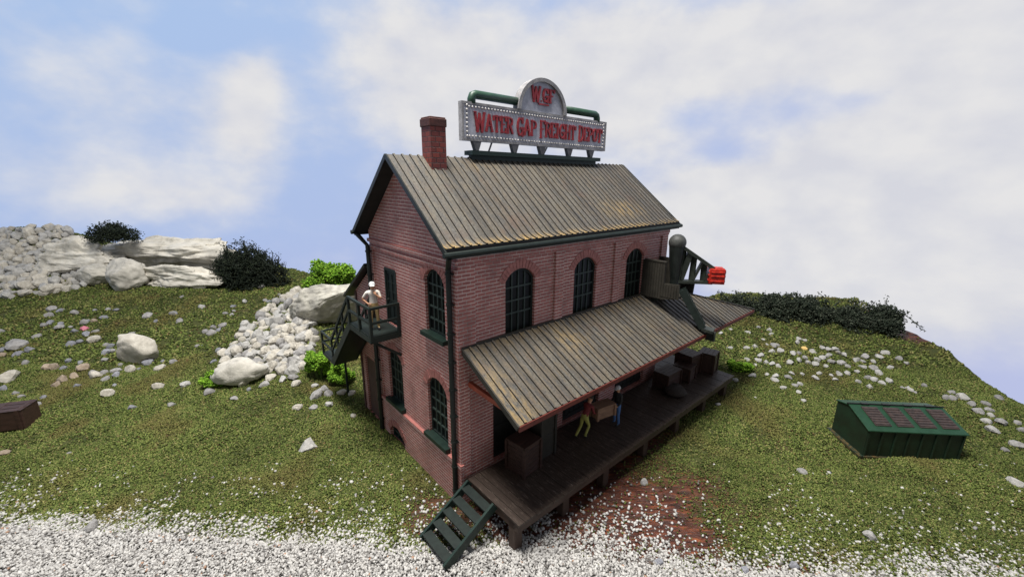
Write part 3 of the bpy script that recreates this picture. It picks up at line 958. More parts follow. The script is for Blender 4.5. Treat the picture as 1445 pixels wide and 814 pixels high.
# ---- balcony and outside stairs
BU, BV0, BV1, BZ = -1.2, 4.02, 6.2, 5.36
bal = MB()
bal.box(BU, 0.0, BV0, BV1, BZ - 0.06, BZ)
bal.box(BU - 0.02, BU + 0.06, BV0 - 0.02, BV1, BZ - 0.26, BZ - 0.06)
bal.box(BU, -0.01, BV0 - 0.02, BV0 + 0.06, BZ - 0.26, BZ - 0.06)
bal.box(BU, -0.01, BV1 - 0.06, BV1, BZ - 0.26, BZ - 0.06)
bal.bar((-1.15, BV0 + 0.1, BZ - 0.2), (-0.02, BV0 + 0.1, BZ - 1.05), 0.10, 0.10)
bal.bar((-1.15, BV1 - 0.1, BZ - 0.2), (-0.02, BV1 - 0.1, BZ - 1.05), 0.10, 0.10)
balcony = bal.build('balcony', GREEN, depot)
rl = MB()
for (p, q) in (((BU + 0.03, BV0, 0), (BU + 0.03, BV1, 0)), ((BU + 0.03, BV0, 0), (-0.02, BV0, 0))):
    for z in (BZ + 1.08, BZ + 0.52):
        rl.bar((p[0], p[1], z), (q[0], q[1], z), 0.09, 0.09)
for (x, y) in ((BU + 0.03, BV0), (BU + 0.03, BV1), (BU + 0.03, (BV0 + BV1) / 2), (-0.08, BV0)):
    rl.bar((x, y, BZ - 0.2), (x, y, BZ + 1.10), 0.10, 0.10)
rl.build('railing', GREEN, balcony)
SV, SZ = 9.0, 2.66
st = MB()
for x in (BU, -0.16):
    st.bar((x + 0.03, BV1, BZ - 0.10), (x + 0.03, SV, SZ - 0.05), 0.09, 0.30)
n = 13
for k in range(n):
    f = (k + 0.5) / n
    v_ = BV1 + (SV - BV1) * f; z_ = BZ + (SZ - BZ) * f
    st.box(BU + 0.06, -0.16, v_ - 0.13, v_ + 0.13, z_ - 0.03, z_ + 0.02)
st.box(BU, -0.1, SV, SV + 1.5, SZ - 0.16, SZ)
stairs = st.build('outside_stairs', GREEN, depot)
rl = MB()
for x in (BU + 0.03, -0.15):
    rl.bar((x, BV1, BZ + 1.08), (x, SV, SZ + 1.08), 0.09, 0.10)
    rl.bar((x, BV1, BZ + 0.55), (x, SV, SZ + 0.55), 0.08, 0.08)
    for f in (0.0, 0.33, 0.66, 1.0):
        v_ = BV1 + (SV - BV1) * f; z_ = BZ + (SZ - BZ) * f
        rl.bar((x, v_, z_ - 0.1), (x, v_, z_ + 1.1), 0.08, 0.08)
for z in (SZ + 1.08, SZ + 0.55):
    rl.bar((BU + 0.03, SV, z), (BU + 0.03, SV + 1.5, z), 0.08, 0.08)
    rl.bar((BU + 0.03, SV + 1.5, z), (-0.15, SV + 1.5, z), 0.08, 0.08)
rl.bar((BU + 0.03, SV + 1.46, SZ - 0.1), (BU + 0.03, SV + 1.46, SZ + 1.1), 0.09, 0.09)
for (x, v_) in ((-0.25, SV + 1.3),):
    gz = float(height(*L2W(x, v_).xy))
    rl.bar((x, v_, gz - 0.2), (x, v_, SZ - 0.1), 0.09, 0.09)
rl.build('railing', GREEN, stairs)
sb = MB(); sb.bar((-0.62, BV1 + 0.05, BZ - 0.26), (-0.62, SV, SZ - 0.21), 1.10, 0.05); sb.build('soffit', BLACKGREEN, stairs)

# ------------------------------------------------------------------ hoist bay on the front of the depot
bay = MB()
side_poly = [(0.0, 5.84), (-1.04, 5.88), (-1.80, 6.02), (-1.84, 6.68), (-1.14, 6.62), (-1.12, 7.52), (0.0, 7.54)]
for ua, ub in ((10.10, 10.17), (11.48, 11.55)):
    bay.prism(side_poly, gb, ua, ub)
vv = -0.14
while vv > -1.78:
    z1_ = 7.50 if vv > -1.05 else 6.60
    bay.box(10.078, 10.10, vv - 0.105, vv, 5.90 if vv > -1.0 else 6.03, z1_); vv -= 0.125
bay.box(10.17, 11.48, -1.78, -0.09, 6.02, 6.10)
bay.box(10.06, 10.20, -1.15, -0.09, 7.54, 7.60)
bay_o = bay.build('hoist_bay', GREYBROWN, depot)
for uu in (10.35, 11.3):
    br_ = MB(); br_.bar((uu, -1.0, 5.98), (uu, -0.1, 5.4), 0.12, 0.14); br_.build('bay_bracket', GREEN, bay_o)

A = math.radians(38)
jd = Vector((math.sin(A), -math.cos(A), 0))
jb = Vector((10.9, -1.30, 0))
crane = dthing('jib_crane', 'grey green lattice jib crane with round topped mast and red block at its tip', 'crane', jb.x, jb.y, 6.62)
J = lambda s, z: tuple(jb + jd * s + Vector((0, 0, z)))
m_ = MB()
m_.tube([J(-0.10, 6.10), J(-0.10, 6.75), J(-0.14, 7.6), J(-0.15, 8.34)], [0.20, 0.21, 0.29, 0.345], 20)
m_.build('mast', BLACKGREEN, crane, smooth=False)
m_ = MB(); m_.sphere(J(-0.15, 8.38), 0.375, 18, 10); m_.build('dome', DOME, crane, smooth=True)
m_ = MB()
side = jd.cross(Vector((0, 0, 1))).normalized()
m_.bar(J(0.02, 8.24), J(1.45, 7.30), 0.40, 0.15)
m_.bar(J(-0.05, 6.64), J(1.45, 6.66), 0.34, 0.13)
m_.bar(J(0.10, 8.1), J(0.06, 6.72), 0.26, 0.24)
m_.bar(J(0.42, 7.92), J(0.14, 6.75), 0.24, 0.24)
m_.bar(J(0.62, 7.8), J(0.60, 6.72), 0.24, 0.085)
m_.bar(J(0.97, 7.56), J(0.66, 6.74), 0.22, 0.10)
m_.bar(J(1.06, 7.5), J(1.08, 6.72), 0.24, 0.085)
m_.bar(J(1.40, 7.3), J(1.13, 6.74), 0.22, 0.10)
m_.build('jib', STEEL, crane)
m_ = MB()
c0 = Vector(J(1.58, 6.98))
poly = []
def RB(a, b, h): return c0 + jd * a + side * b + Vector((0, 0, h))
pts = [RB(a, b, h) for h in (-0.33, 0.33) for a, b in ((-0.32, -0.34), (0.32, -0.34), (0.32, 0.34), (-0.32, 0.34))]
m_.add(pts, [(0, 3, 2, 1), (4, 5, 6, 7), (0, 1, 5, 4), (1, 2, 6, 5), (2, 3, 7, 6), (3, 0, 4, 7)])
for h in (-0.2, 0.02, 0.2):
    m_.bar(RB(-0.325, -0.30, h), RB(-0.325, 0.31, h + 0.03), 0.04, 0.09); m_.bar(RB(0.325, -0.30, h), RB(0.325, 0.30, h), 0.04, 0.09)
    m_.bar(RB(-0.28, -0.345, h), RB(0.30, -0.345, h + 0.02), 0.04, 0.09); m_.bar(RB(-0.28, 0.345, h), RB(0.28, 0.345, h), 0.04, 0.09)
for b in (-0.18, 0.12): m_.bar(RB(-0.3, b, 0.335), RB(0.3, b + 0.04, 0.335), 0.16, 0.05)
m_.build('tip_block', REDBLK, crane, bevel=0.03)

# sloping chute from the bay down over the canopy
ch = MB()
p, q = Vector((10.72, -1.68, 6.30)), Vector((11.16, -2.58, 4.70))
ch.bar(p, q, 0.40, 0.05)
dd_ = (q - p).normalized(); sd = dd_.cross(Vector((0, 0, 1))).normalized()
for s in (-1, 1):
    ch.bar(p + sd * 0.2 * s + Vector((0, 0, 0.05)), q + sd * 0.2 * s + Vector((0, 0, 0.05)), 0.06, 0.30)
chute = dthing('hoist_chute', 'dark green sloping chute running from the hoist bay down over the canopy edge', 'chute', 11.16, -2.58, 4.5)
ch.build('trough', GREEN, chute)
ch = MB(); ch.bar(q + dd_ * 0.0 + Vector((0, 0, 0.0)), q + Vector((0.12, -0.45, -0.06)), 0.5, 0.12); ch.bar(q + Vector((0.08, -0.35, -0.08)), q + Vector((0.08, -0.35, -0.5)), 0.40, 0.10)
ch.build('chute_lip', STEEL, chute)

# ------------------------------------------------------------------ loading platform
PZ, PV, PE = 1.16, -2.78, 15.25
plat = dthing('loading_platform', 'long dark brown planked loading platform on square posts under the canopy', 'platform', 0.1, -1.4, 0)
pm = MB()
rg = random.Random(5)
a = 0.12
while a < PE - 0.05:
    b_ = min(a + 0.245, PE)
    e = rg.uniform(-0.012, 0.012); z_ = rg.uniform(-0.006, 0.006)
    v1 = -0.145 if a < 12.1 else W - 1.0
    if a < 12.1 < b_: b_ = 12.1
    pm.box(a, b_ - 0.012, PV + e, v1, PZ - 0.07, PZ + z_)
    a = b_
pm.build('deck', DECK, plat)
pm = MB()
pm.box(0.14, PE - 0.02, PV + 0.05, PV + 0.17, PZ - 0.33, PZ - 0.075)
pm.box(0.14, PE - 0.02, -0.5, -0.38, PZ - 0.33, PZ - 0.075)
pm.box(0.14, 0.24, PV + 0.17, -0.5, PZ - 0.33, PZ - 0.076)
pm.box(PE - 0.14, PE - 0.03, PV + 0.17, W - 1.1, PZ - 0.33, PZ - 0.076)
pm.build('beam', POSTM, plat)
for uu in (0.30, 2.45, 4.65, 7.3, 9.9, 12.5, 14.9):
    for vv in (PV + 0.36,) + ((-0.55,) if uu > 1 else ()):
        pm = MB(); pm.box(uu - 0.16, uu + 0.16, vv - 0.15, vv + 0.15, -0.15, PZ - 0.08 if vv > -1 else PZ - 0.078); pm.build('post', POSTM, plat, bevel=0.015)
for vv in (2.0, 5.0):
    pm = MB(); pm.box(14.75, 15.05, vv - 0.15, vv + 0.15, -0.15, PZ - 0.08); pm.build('post', POSTM, plat, bevel=0.015)

# ---- green steps at the near end
steps = dthing('wooden_steps', 'dark green open wooden steps with five treads leading up to the platform end', 'steps', -0.9, -1.05, 0)
s0, s1 = Vector((0.05, 0, 1.20)), Vector((-1.80, 0, 0.10))
for vv in (-0.36, -1.72):
    sm_ = MB(); sm_.bar(s0 + Vector((0, vv, 0)), s1 + Vector((0, vv, 0)), 0.09, 0.30); sm_.build('stringer', GREEN2, steps, bevel=0.008)
for k in range(5):
    f = (k + 0.45) / 5
    p = s0.lerp(s1, f)
    sm_ = MB(); sm_.box(p.x - 0.20, p.x + 0.10, -1.675, -0.405, p.z + 0.02, p.z + 0.075); sm_.build('tread', GREEN, steps)

# ------------------------------------------------------------------ roof sign
sign = dthing('rooftop_sign', 'silver and red lettered billboard reading water gap freight depot on the roof ridge', 'sign', 6.6, 3.23, 11.8)
SA, SB, S0, S1 = 2.45, 10.85, 12.42, 13.72
SVF = 3.12
b = MB(); b.box(SA, SB, SVF, SVF + 0.16, S0, S1); b.build('sign_board', SILVER, sign)
b = MB()
for (x0, x1, z0, z1) in ((SA - 0.02, SB + 0.02, S0 - 0.02, S0 + 0.07), (SA - 0.02, SB + 0.02, S1 - 0.07, S1 + 0.02)):
    b.box(x0, x1, SVF - 0.03, SVF + 0.20, z0, z1)
for (x0, x1) in ((SA - 0.02, SA + 0.06), (SB - 0.06, SB + 0.02)):
    b.box(x0, x1, SVF - 0.028, SVF + 0.198, S0 + 0.07, S1 - 0.07)
b.build('sign_frame', SILVERRIM, sign)
b = MB()
k = SA + 0.3
while k < SB - 0.25:
    for z in (S0 + 0.145, S1 - 0.145): b.sphere((k, SVF - 0.02, z), 0.040, 8, 5)
    k += 0.15
z = S0 + 0.145
while z < S1 - 0.1:
    for x in (SA + 0.20, SB - 0.20): b.sphere((x, SVF - 0.02, z), 0.044, 8, 5)
    z += 0.15
b.build('stud_border', STUD, sign, smooth=True)
# arched crest
AC, AR, AZ = 6.5, 1.36, 13.74
sq = 0.92
arc = [(AC - AR, AZ)] + [(AC + AR * math.cos(PI - PI * k / 24), AZ + AR * sq * math.sin(PI * k / 24)) for k in range(25)] + [(AC + AR, AZ)]
b = MB(); b.prism([(x, z) for x, z in arc[1:-1]], fr, SVF + 0.01, SVF + 0.20); b.build('crest_panel', SILVER, sign)
b = MB(); r1, r2 = AR - 0.10, AR + 0.06
for k in range(24):
    t1, t2 = PI * k / 24, PI * (k + 1) / 24
    q = [(AC + rr * math.cos(t_), AZ + rr * sq * math.sin(t_)) for rr, t_ in ((r1, t1), (r2, t1), (r2, t2), (r1, t2))]
    b.prism(q, fr, SVF - 0.10, SVF + 0.24)
b.build('crest_rim', SILVERRIM, sign)
b = MB()
for x0, x1, s in ((2.95, AC - AR - 0.05, 1), (AC + AR + 0.05, 10.25, -1)):
    if s > 0: pts = [(x0, SVF + 0.1, S1 - 0.02), (x0, SVF + 0.1, 13.86), (x0 + 0.05, SVF + 0.1, 13.98), (x0 + 0.17, SVF + 0.1, 14.03), (x1 + 0.1, SVF + 0.1, 14.03)]
    else: pts = [(x0 - 0.1, SVF + 0.1, 14.03), (x1 - 0.17, SVF + 0.1, 14.03), (x1 - 0.05, SVF + 0.1, 13.98), (x1, SVF + 0.1, 13.86), (x1, SVF + 0.1, S1 - 0.02)]
    b = MB(); b.tube(pts, 0.155, 14); b.build('pipe', PIPEGR, sign, smooth=True)
for x in (3.1, 5.0, 6.55, 8.3, 9.85):
    b = MB()
    b.prism([(x - 0.20, S0 - 0.02), (x + 0.20, S0 - 0.02), (x + 0.07, 12.06), (x - 0.07, 12.06)], fr, SVF - 0.02, SVF + 0.16)
    b.build('leg', SIGNDARK, sign)
b = MB(); b.box(2.75, 10.35, SVF - 0.18, SVF + 0.34, 11.90, 12.06); b.box(2.85, 10.25, SVF + 0.02, SVF + 0.20, 11.7, 11.90); b.build('base_rail', GREEN2, sign)
b = MB(); b.bar((7.1, SVF + 0.2, 12.5), (7.0, SVF + 0.95, 11.3), 0.05, 0.05); b.build('brace', SIGNDARK, sign)
b = MB(); b.bar((4.0, SVF + 0.2, 12.5), (4.0, SVF + 0.95, 11.3), 0.05, 0.05); b.build('brace', SIGNDARK, sign)


def arcpts(cx, cy, rx, ry, a0, a1, n=8):
    return [(cx + rx * math.cos(math.radians(a0 + (a1 - a0) * k / n)), cy + ry * math.sin(math.radians(a0 + (a1 - a0) * k / n))) for k in range(n + 1)]


def ser(x, y, w=0.17): return [(x - w, y), (x + w, y)]


GL = {
    'W': (1.35, [[(0.08, 1), (0.36, 0)], [(0.36, 0), (0.62, 0.9)], [(0.62, 0.9), (0.92, 0)], [(0.92, 0), (1.24, 1)], ser(0.08, 1, .13), ser(1.24, 1, .13), ser(0.62, 0.95, .1)]),
    'A': (1.05, [[(0.14, 0), (0.52, 1)], [(0.52, 1), (0.90, 0)], [(0.28, 0.34), (0.78, 0.34)], ser(0.14, 0, .15), ser(0.9, 0, .15)]),
    'T': (0.95, [[(0.47, 0), (0.47, 1)], [(0.05, 0.97), (0.9, 0.97)], [(0.07, 0.97), (0.07, 0.74)], [(0.88, 0.97), (0.88, 0.74)], ser(0.47, 0)]),
    'E': (0.85, [[(0.2, 0), (0.2, 1)], [(0.05, 0.97), (0.76, 0.97)], [(0.05, 0.03), (0.78, 0.03)], [(0.2, 0.52), (0.6, 0.52)], [(0.76, 1), (0.76, 0.76)], [(0.78, 0), (0.78, 0.26)]]),
    'R': (0.95, [[(0.2, 0), (0.2, 1)], [(0.05, 0.97), (0.5, 0.97)] + arcpts(0.5, 0.74, 0.3, 0.23, 90, -90) + [(0.2, 0.51)], [(0.48, 0.5), (0.84, 0.02)], ser(0.2, 0, .15), ser(0.84, 0, .1)]),
    'G': (1.0, [arcpts(0.5, 0.5, 0.38, 0.48, 50, 330, 14), [(0.82, 0.46), (0.82, -0.02)], [(0.50, 0.44), (1.0, 0.44)], [(0.50, 0.38), (0.98, 0.38)], [(0.80, 1.0), (0.80, 0.72)]]),
    'P': (0.9, [[(0.2, 0), (0.2, 1)], [(0.05, 0.97), (0.48, 0.97)] + arcpts(0.48, 0.72, 0.32, 0.25, 90, -90) + [(0.2, 0.47)], ser(0.2, 0, .15)]),
    'F': (0.85, [[(0.2, 0), (0.2, 1)], [(0.05, 0.97), (0.78, 0.97)], [(0.2, 0.52), (0.6, 0.52)], [(0.78, 1), (0.78, 0.84)], ser(0.2, 0)]),
    'I': (0.62, [[(0.31, 0), (0.31, 1)], ser(0.31, 0), ser(0.31, 1)]),
    'H': (1.0, [[(0.2, 0), (0.2, 1)], [(0.8, 0), (0.8, 1)], [(0.2, 0.5), (0.8, 0.5)], ser(0.2, 0, .15), ser(0.2, 1, .15), ser(0.8, 0, .15), ser(0.8, 1, .15)]),
    'D': (1.0, [[(0.2, 0), (0.2, 1)], [(0.05, 0.97), (0.42, 0.97)] + arcpts(0.42, 0.5, 0.43, 0.47, 90, -90, 10) + [(0.05, 0.03)]]),
    'O': (1.0, [arcpts(0.5, 0.5, 0.36, 0.48, 0, 360, 18)]),
    ' ': (0.55, []), '.': (0.3, [[(0.1, 0.03), (0.2, 0.03)]]),
}


def text_mesh(txt, x0, x1, z0, h, depth, sw, caps=(), capk=1.18, front=SVF):
    tot = sum(GL[c][0] for c in txt)
    k = (x1 - x0) / tot
    mb = MB(); x = x0
    for i, c in enumerate(txt):
        w_, strokes = GL[c]
        hh = h * (capk if i in caps else 1.0); zb = z0 - (hh - h) * 0.55
        for si, s_ in enumerate(strokes):
            for j, ((ax, ay), (bx, by)) in enumerate(zip(s_[:-1], s_[1:])):
                thin = abs(by - ay) < 0.06
                dj = depth + 0.001 * ((si * 3 + j) % 7)
                p_ = Vector((x + ax * k, front - dj / 2, zb + ay * hh)); q_ = Vector((x + bx * k, front - dj / 2, zb + by * hh))
                ext = (q_ - p_).normalized() * sw * 0.3 if not thin else Vector((0, 0, 0))
                mb.bar(p_ - ext, q_ + ext, (sw * 0.55 if thin else sw), dj, up=(0, 1, 0))
        x += w_ * k
    return mb


tm = text_mesh('WATER GAP FREIGHT DEPOT', 2.98, 10.55, 12.79, 0.58, 0.06, 0.082, caps=(0, 6, 10, 18), capk=1.16)
tm.build('lettering', SIGNRED, sign)
tm = text_mesh('W.GF', 5.85, 7.18, 14.16, 0.50, 0.06, 0.092, caps=(0, ), capk=1.15, front=SVF + 0.01)
tm.bar((6.25, SVF - 0.02, 14.05), (6.85, SVF - 0.02, 14.05), 0.05, 0.06)
tm.build('crest_lettering', SIGNRED, sign)

# ------------------------------------------------------------------ freight on the platform
def crate_at(name, label, u, v, z, su, sv, sz, mat, rz=0.0, slats=3, group=None, lid=True):
    o = thing(name, label, 'crate', L2W(u, v, z), RZ + rz, group)
    b = MB(); b.box(-su / 2, su / 2, -sv / 2, sv / 2, 0, sz)
    e = 0.018
    for k in range(slats):
        z0 = sz * (k + 0.06) / slats; z1 = sz * (k + 0.94) / slats
        b.box(-su / 2 - e, su / 2 + e, -sv / 2 - e, sv / 2 + e, z0, z1)
    b.build('box', mat, o, bevel=0.008)
    t_ = 0.05
    for sx in (-1, 1):
        for sy in (-1, 1):
            b = MB(); cx, cy = sx * (su / 2 + e), sy * (sv / 2 + e)
            b.box(cx - t_, cx + t_, cy - t_, cy + t_, 0.004, sz - 0.004); b.build('corner_batten', mat, o)
    if lid:
        b = MB(); n_ = 4
        for k in range(n_):
            b.box(-su / 2 - 0.05, su / 2 + 0.05, -sv / 2 - 0.05 + (sv + 0.1) * (k + 0.03) / n_, -sv / 2 - 0.05 + (sv + 0.1) * (k + 0.97) / n_, sz, sz + 0.05)
        b.build('lid', mat, o)
    return o


crate_at('wooden_crate', 'big slatted crate near the brick corner, dark under the canopy end', 1.95, -0.95, PZ, 0.80, 0.80, 1.15, CRATE, 0.1, 7)
crate_at('wooden_crate', 'tall narrow grey brown crate standing on end behind the big slatted crate', 3.0, -0.75, PZ, 0.72, 0.66, 1.95, GREYBROWN, 0.05, 2)
crate_at('wooden_crate', 'low dark crate on the platform behind the two carrying men', 11.6, -1.0, PZ, 1.2, 0.7, 0.75, CRATE, 0.0, 3)
crate_at('wooden_crate', 'dark cube crate beside the pair of tall crates on the platform', 12.9, -1.2, PZ, 0.8, 0.8, 0.72, CRATE, 0.12, 3)
crate_at('wooden_crate', 'tall brown crate second from the far end of the platform', 13.75, -0.95, PZ, 0.85, 0.85, 1.08, CRATE, -0.1, 1)
crate_at('wooden_crate', 'tall brown crate at the far open end of the platform', 14.75, -1.55, PZ, 0.8, 0.75, 1.05, CRATE, 0.18, 1)
sk = thing('freight_sack', 'slumped dark sack lying on the platform boards before the low crates', 'sack', L2W(11.0, -1.75, PZ), RZ + 0.3)
b = MB(); b.sphere((0, 0, 0.16), 0.55, 14, 8, 0.32); b.sphere((0.55, 0.05, 0.14), 0.28, 10, 6, 0.5); b.build('bag', plain('dark_sacking', [(0.3, (0.02, 0.014, 0.011)), (0.7, (0.04, 0.03, 0.024))], 6, 0.8, 12, 0.7, 0.06), sk, smooth=True)


# ------------------------------------------------------------------ people
def person(label, loc, rz, J_, shirt, trousers, height_=1.8, sleeves='short', cap=True, held=None):
    """J_ : joints in a body frame, metres for a 1.8 m body, facing -y; one skinned surface, clothes by material zones"""
    o = thing('person', label, 'person', loc, rz)
    sc = height_ / 1.8
    verts = []; edges = []; rad = []; names_ = {}

    def vtx(n, p, r):
        names_[n] = len(verts); verts.append(Vector(p) * sc); rad.append(r * sc); return names_[n]

    def link(a, b): edges.append((names_[a], names_[b]))
    vtx('pelvis', J_['pelvis'], 0.135)
    ch = Vector(J_['chest']); pe = Vector(J_['pelvis']); nk = Vector(J_['neck']); hd = Vector(J_['head'])
    vtx('waist', pe.lerp(ch, 0.42), 0.125); vtx('chest', ch, 0.155); vtx('upper', ch.lerp(nk, 0.55), 0.12)
    vtx('neck', nk, 0.058); vtx('jaw', nk.lerp(hd, 0.62), 0.072); vtx('head', hd, 0.098); vtx('top', hd + (hd - nk).normalized() * 0.085, 0.066)
    for a, b_ in (('pelvis', 'waist'), ('waist', 'chest'), ('chest', 'upper'), ('upper', 'neck'), ('neck', 'jaw'), ('jaw', 'head'), ('head', 'top')): link(a, b_)
    fwd = Vector((0, -1, 0))
    look = Vector(J_.get('look', (0, -1, 0))).normalized()
    vtx('nose', hd.lerp(nk, 0.22) + look * 0.105, 0.018); link('head', 'nose')
    for s, S_ in ((-1, 'r'), (1, 'l')):
        vtx('ear' + S_, hd.lerp(nk, 0.2) + look.cross(Vector((0, 0, 1))) * (-s * 0.098), 0.016); link('head', 'ear' + S_)
        sh, el, wr, tip = [Vector(J_[k_ + S_]) for k_ in ('shoulder', 'elbow', 'wrist', 'hand')]
        vtx('shoulder' + S_, sh, 0.072); vtx('uarm' + S_, sh.lerp(el, 0.5), 0.056); vtx('elbow' + S_, el, 0.045); vtx('farm' + S_, el.lerp(wr, 0.4), 0.043); vtx('wrist' + S_, wr, 0.029)
        pm_ = wr.lerp(tip, 0.45); vtx('palm' + S_, pm_, 0.036)
        for a, b_ in (('upper', 'shoulder' + S_), ('shoulder' + S_, 'uarm' + S_), ('uarm' + S_, 'elbow' + S_), ('elbow' + S_, 'farm' + S_), ('farm' + S_, 'wrist' + S_), ('wrist' + S_, 'palm' + S_)): link(a, b_)
        d_ = (tip - wr).normalized(); sd_ = d_.cross(Vector(J_.get('palmn' + S_, (0, 1, 0)))).normalized(); bn = sd_.cross(d_)
        for k_, (off, ln) in enumerate(((-0.030, 0.070), (-0.010, 0.085), (0.010, 0.080), (0.030, 0.060))):
            b0 = pm_ + sd_ * off + d_ * 0.035
            vtx('f%d%s' % (k_, S_), b0, 0.0105); vtx('g%d%s' % (k_, S_), b0 + d_ * ln * 0.55 + bn * 0.010, 0.0095); vtx('h%d%s' % (k_, S_), b0 + d_ * ln * 0.85 + bn * 0.032, 0.008)
            link('palm' + S_, 'f%d%s' % (k_, S_)); link('f%d%s' % (k_, S_), 'g%d%s' % (k_, S_)); link('g%d%s' % (k_, S_), 'h%d%s' % (k_, S_))
        vtx('t0' + S_, pm_ - sd_ * 0.042 + d_ * 0.0, 0.012); vtx('t1' + S_, pm_ - sd_ * 0.058 + d_ * 0.045 + bn * 0.02, 0.010)
        link('palm' + S_, 't0' + S_); link('t0' + S_, 't1' + S_)
        hp, kn, an, to = [Vector(J_[k_ + S_]) for k_ in ('hip', 'knee', 'ankle', 'toe')]
        vtx('hip' + S_, hp, 0.098); vtx('thigh' + S_, hp.lerp(kn, 0.5), 0.082); vtx('knee' + S_, kn, 0.060); vtx('calf' + S_, kn.lerp(an, 0.4), 0.058); vtx('cuff' + S_, kn.lerp(an, 0.85), 0.055); vtx('ankle' + S_, an, 0.048); vtx('toe' + S_, to, 0.042)
        for a, b_ in (('pelvis', 'hip' + S_), ('hip' + S_, 'thigh' + S_), ('thigh' + S_, 'knee' + S_), ('knee' + S_, 'calf' + S_), ('calf' + S_, 'cuff' + S_), ('cuff' + S_, 'ankle' + S_), ('ankle' + S_, 'toe' + S_)): link(a, b_)
    me = D.meshes.new('skeleton'); me.from_pydata([tuple(v) for v in verts], edges, [])
    tmp = D.objects.new('skeleton', me); C.objects.link(tmp)
    mod = tmp.modifiers.new('skin', 'SKIN'); mod.use_smooth_shade = True
    sv = me.skin_vertices[0].data
    for i, r_ in enumerate(rad): sv[i].radius = (r_, r_)
    torso = [names_[k_] for k_ in ('pelvis', 'waist', 'chest', 'upper')]
    for i in torso: sv[i].radius = (rad[i] * 1.15, rad[i] * 0.80)
    sv[names_['pelvis']].use_root = True
    sub = tmp.modifiers.new('sub', 'SUBSURF'); sub.levels = 1; sub.render_levels = 1
    bpy.context.view_layer.update()
    dg = bpy.context.evaluated_depsgraph_get()
    body = D.meshes.new_from_object(tmp.evaluated_get(dg))
    D.objects.remove(tmp); D.meshes.remove(me)
    body.name = 'body'
    ob = link_mesh('body', body, None, o)
    body.materials.clear()
    for m_ in (SKIN, shirt, trousers, BLACKC): body.materials.append(m_)
    inv = {i: n for n, i in names_.items()}

    def zone(n):
        if n[:3] in ('pel', 'hip', 'thi', 'kne', 'cal', 'cuf'): return 2
        if n[:3] in ('ank', 'toe'): return 3
        if n in ('waist', 'chest', 'upper') or n[:5] in ('shoul',) or n[:4] == 'uarm': return 1
        if sleeves == 'long' and n[:4] in ('elbo', 'farm'): return 1
        return 0
    VA = np.array([tuple(v) for v in verts]); ZN = [zone(inv[i]) for i in range(len(verts))]; RR = np.array(rad)
    for p_ in body.polygons:
        c_ = np.array(p_.center)
        dist = np.linalg.norm(VA - c_, axis=1) - RR
        p_.material_index = ZN[int(np.argmin(dist))]
        p_.use_smooth = True
    hdv = verts[names_['head']]; axis = (verts[names_['top']] - hdv).normalized()
    hm = MB(); lk = look
    c_ = hdv + axis * 0.045 * sc
    hm.sphere(c_, 0.112 * sc, 14, 8, 0.92)
    if cap:
        br0 = c_ + lk * 0.09 * sc
        hm.bar(br0, br0 + lk * 0.10 * sc - Vector((0, 0, 0.02)), 0.15 * sc, 0.02, up=axis)
    # trim the cap to the upper half of the head
    keep = [f for f in range(len(hm.f))]
    hm2 = MB(); hm2.v = hm.v
    hm2.f = [f for f in hm.f if sum((Vector(hm.v[i]) - c_).dot(axis) for i in f) / len(f) > -0.02 * sc]; hm2.mi = [0] * len(hm2.f)
    oo = D.meshes.new('cap'); oo.from_pydata(hm2.v, [], hm2.f)
    q_ = link_mesh('cap' if cap else 'hair', oo, CAPM if cap else HAIR, o)
    for sgn in (-1, 1):
        em = MB(); em.sphere(hdv - axis * 0.0 + lk * 0.088 * sc + lk.cross(axis).normalized() * 0.032 * sc * sgn, 0.011 * sc, 6, 4)
        em.build('eye', BLACKC, o)
    return o


STAND = dict(pelvis=(0, 0, 0.96), chest=(0, 0.0, 1.28), neck=(0, 0.0, 1.50), head=(0, -0.02, 1.655), look=(0, -1, -0.05),
             shoulderr=(-0.19, 0, 1.42), elbowr=(-0.36, 0.06, 1.18), wristr=(-0.20, -0.04, 1.02), handr=(-0.12, -0.10, 1.00),
             shoulderl=(0.19, 0, 1.42), elbowl=(0.27, -0.12, 1.18), wristl=(0.09, -0.20, 1.36), handl=(0.03, -0.15, 1.48),
             hipr=(-0.09, 0, 0.90), kneer=(-0.11, -0.02, 0.50), ankler=(-0.12, 0.02, 0.09), toer=(-0.14, -0.14, 0.045),
             hipl=(0.09, 0, 0.90), kneel=(0.11, -0.02, 0.50), anklel=(0.12, 0.02, 0.09), toel=(0.14, -0.14, 0.045))
pw = L2W(-0.72, 4.72, BZ)
face = math.atan2(-pw.x, pw.y) * 0.0
rzp = math.atan2(0 - pw.x, -(0 - pw.y))        # local -y turned towards the viewer side of the board
person('man in white shirt and khaki trousers standing on the green balcony, hand at chin', pw, rzp, STAND, WHITE, KHAKI, 1.92)
bt = MB()
CARRY = dict(pelvis=(0, 0.06, 0.90), chest=(0, -0.10, 1.20), neck=(0, -0.18, 1.41), head=(0, -0.25, 1.56), look=(0, -1, -0.25),
             shoulderr=(-0.19, -0.16, 1.33), elbowr=(-0.23, -0.22, 1.05), wristr=(-0.19, -0.44, 0.92), handr=(-0.17, -0.54, 0.90),
             shoulderl=(0.19, -0.16, 1.33), elbowl=(0.23, -0.22, 1.05), wristl=(0.19, -0.44, 0.92), handl=(0.17, -0.54, 0.90),
             hipr=(-0.09, 0.06, 0.85), kneer=(-0.11, -0.12, 0.48), ankler=(-0.11, 0.12, 0.09), toer=(-0.12, -0.03, 0.045),
             hipl=(0.09, 0.06, 0.85), kneel=(0.11, 0.10, 0.48), anklel=(0.11, 0.42, 0.12), toel=(0.12, 0.30, 0.045))
UPR = dict(STAND)
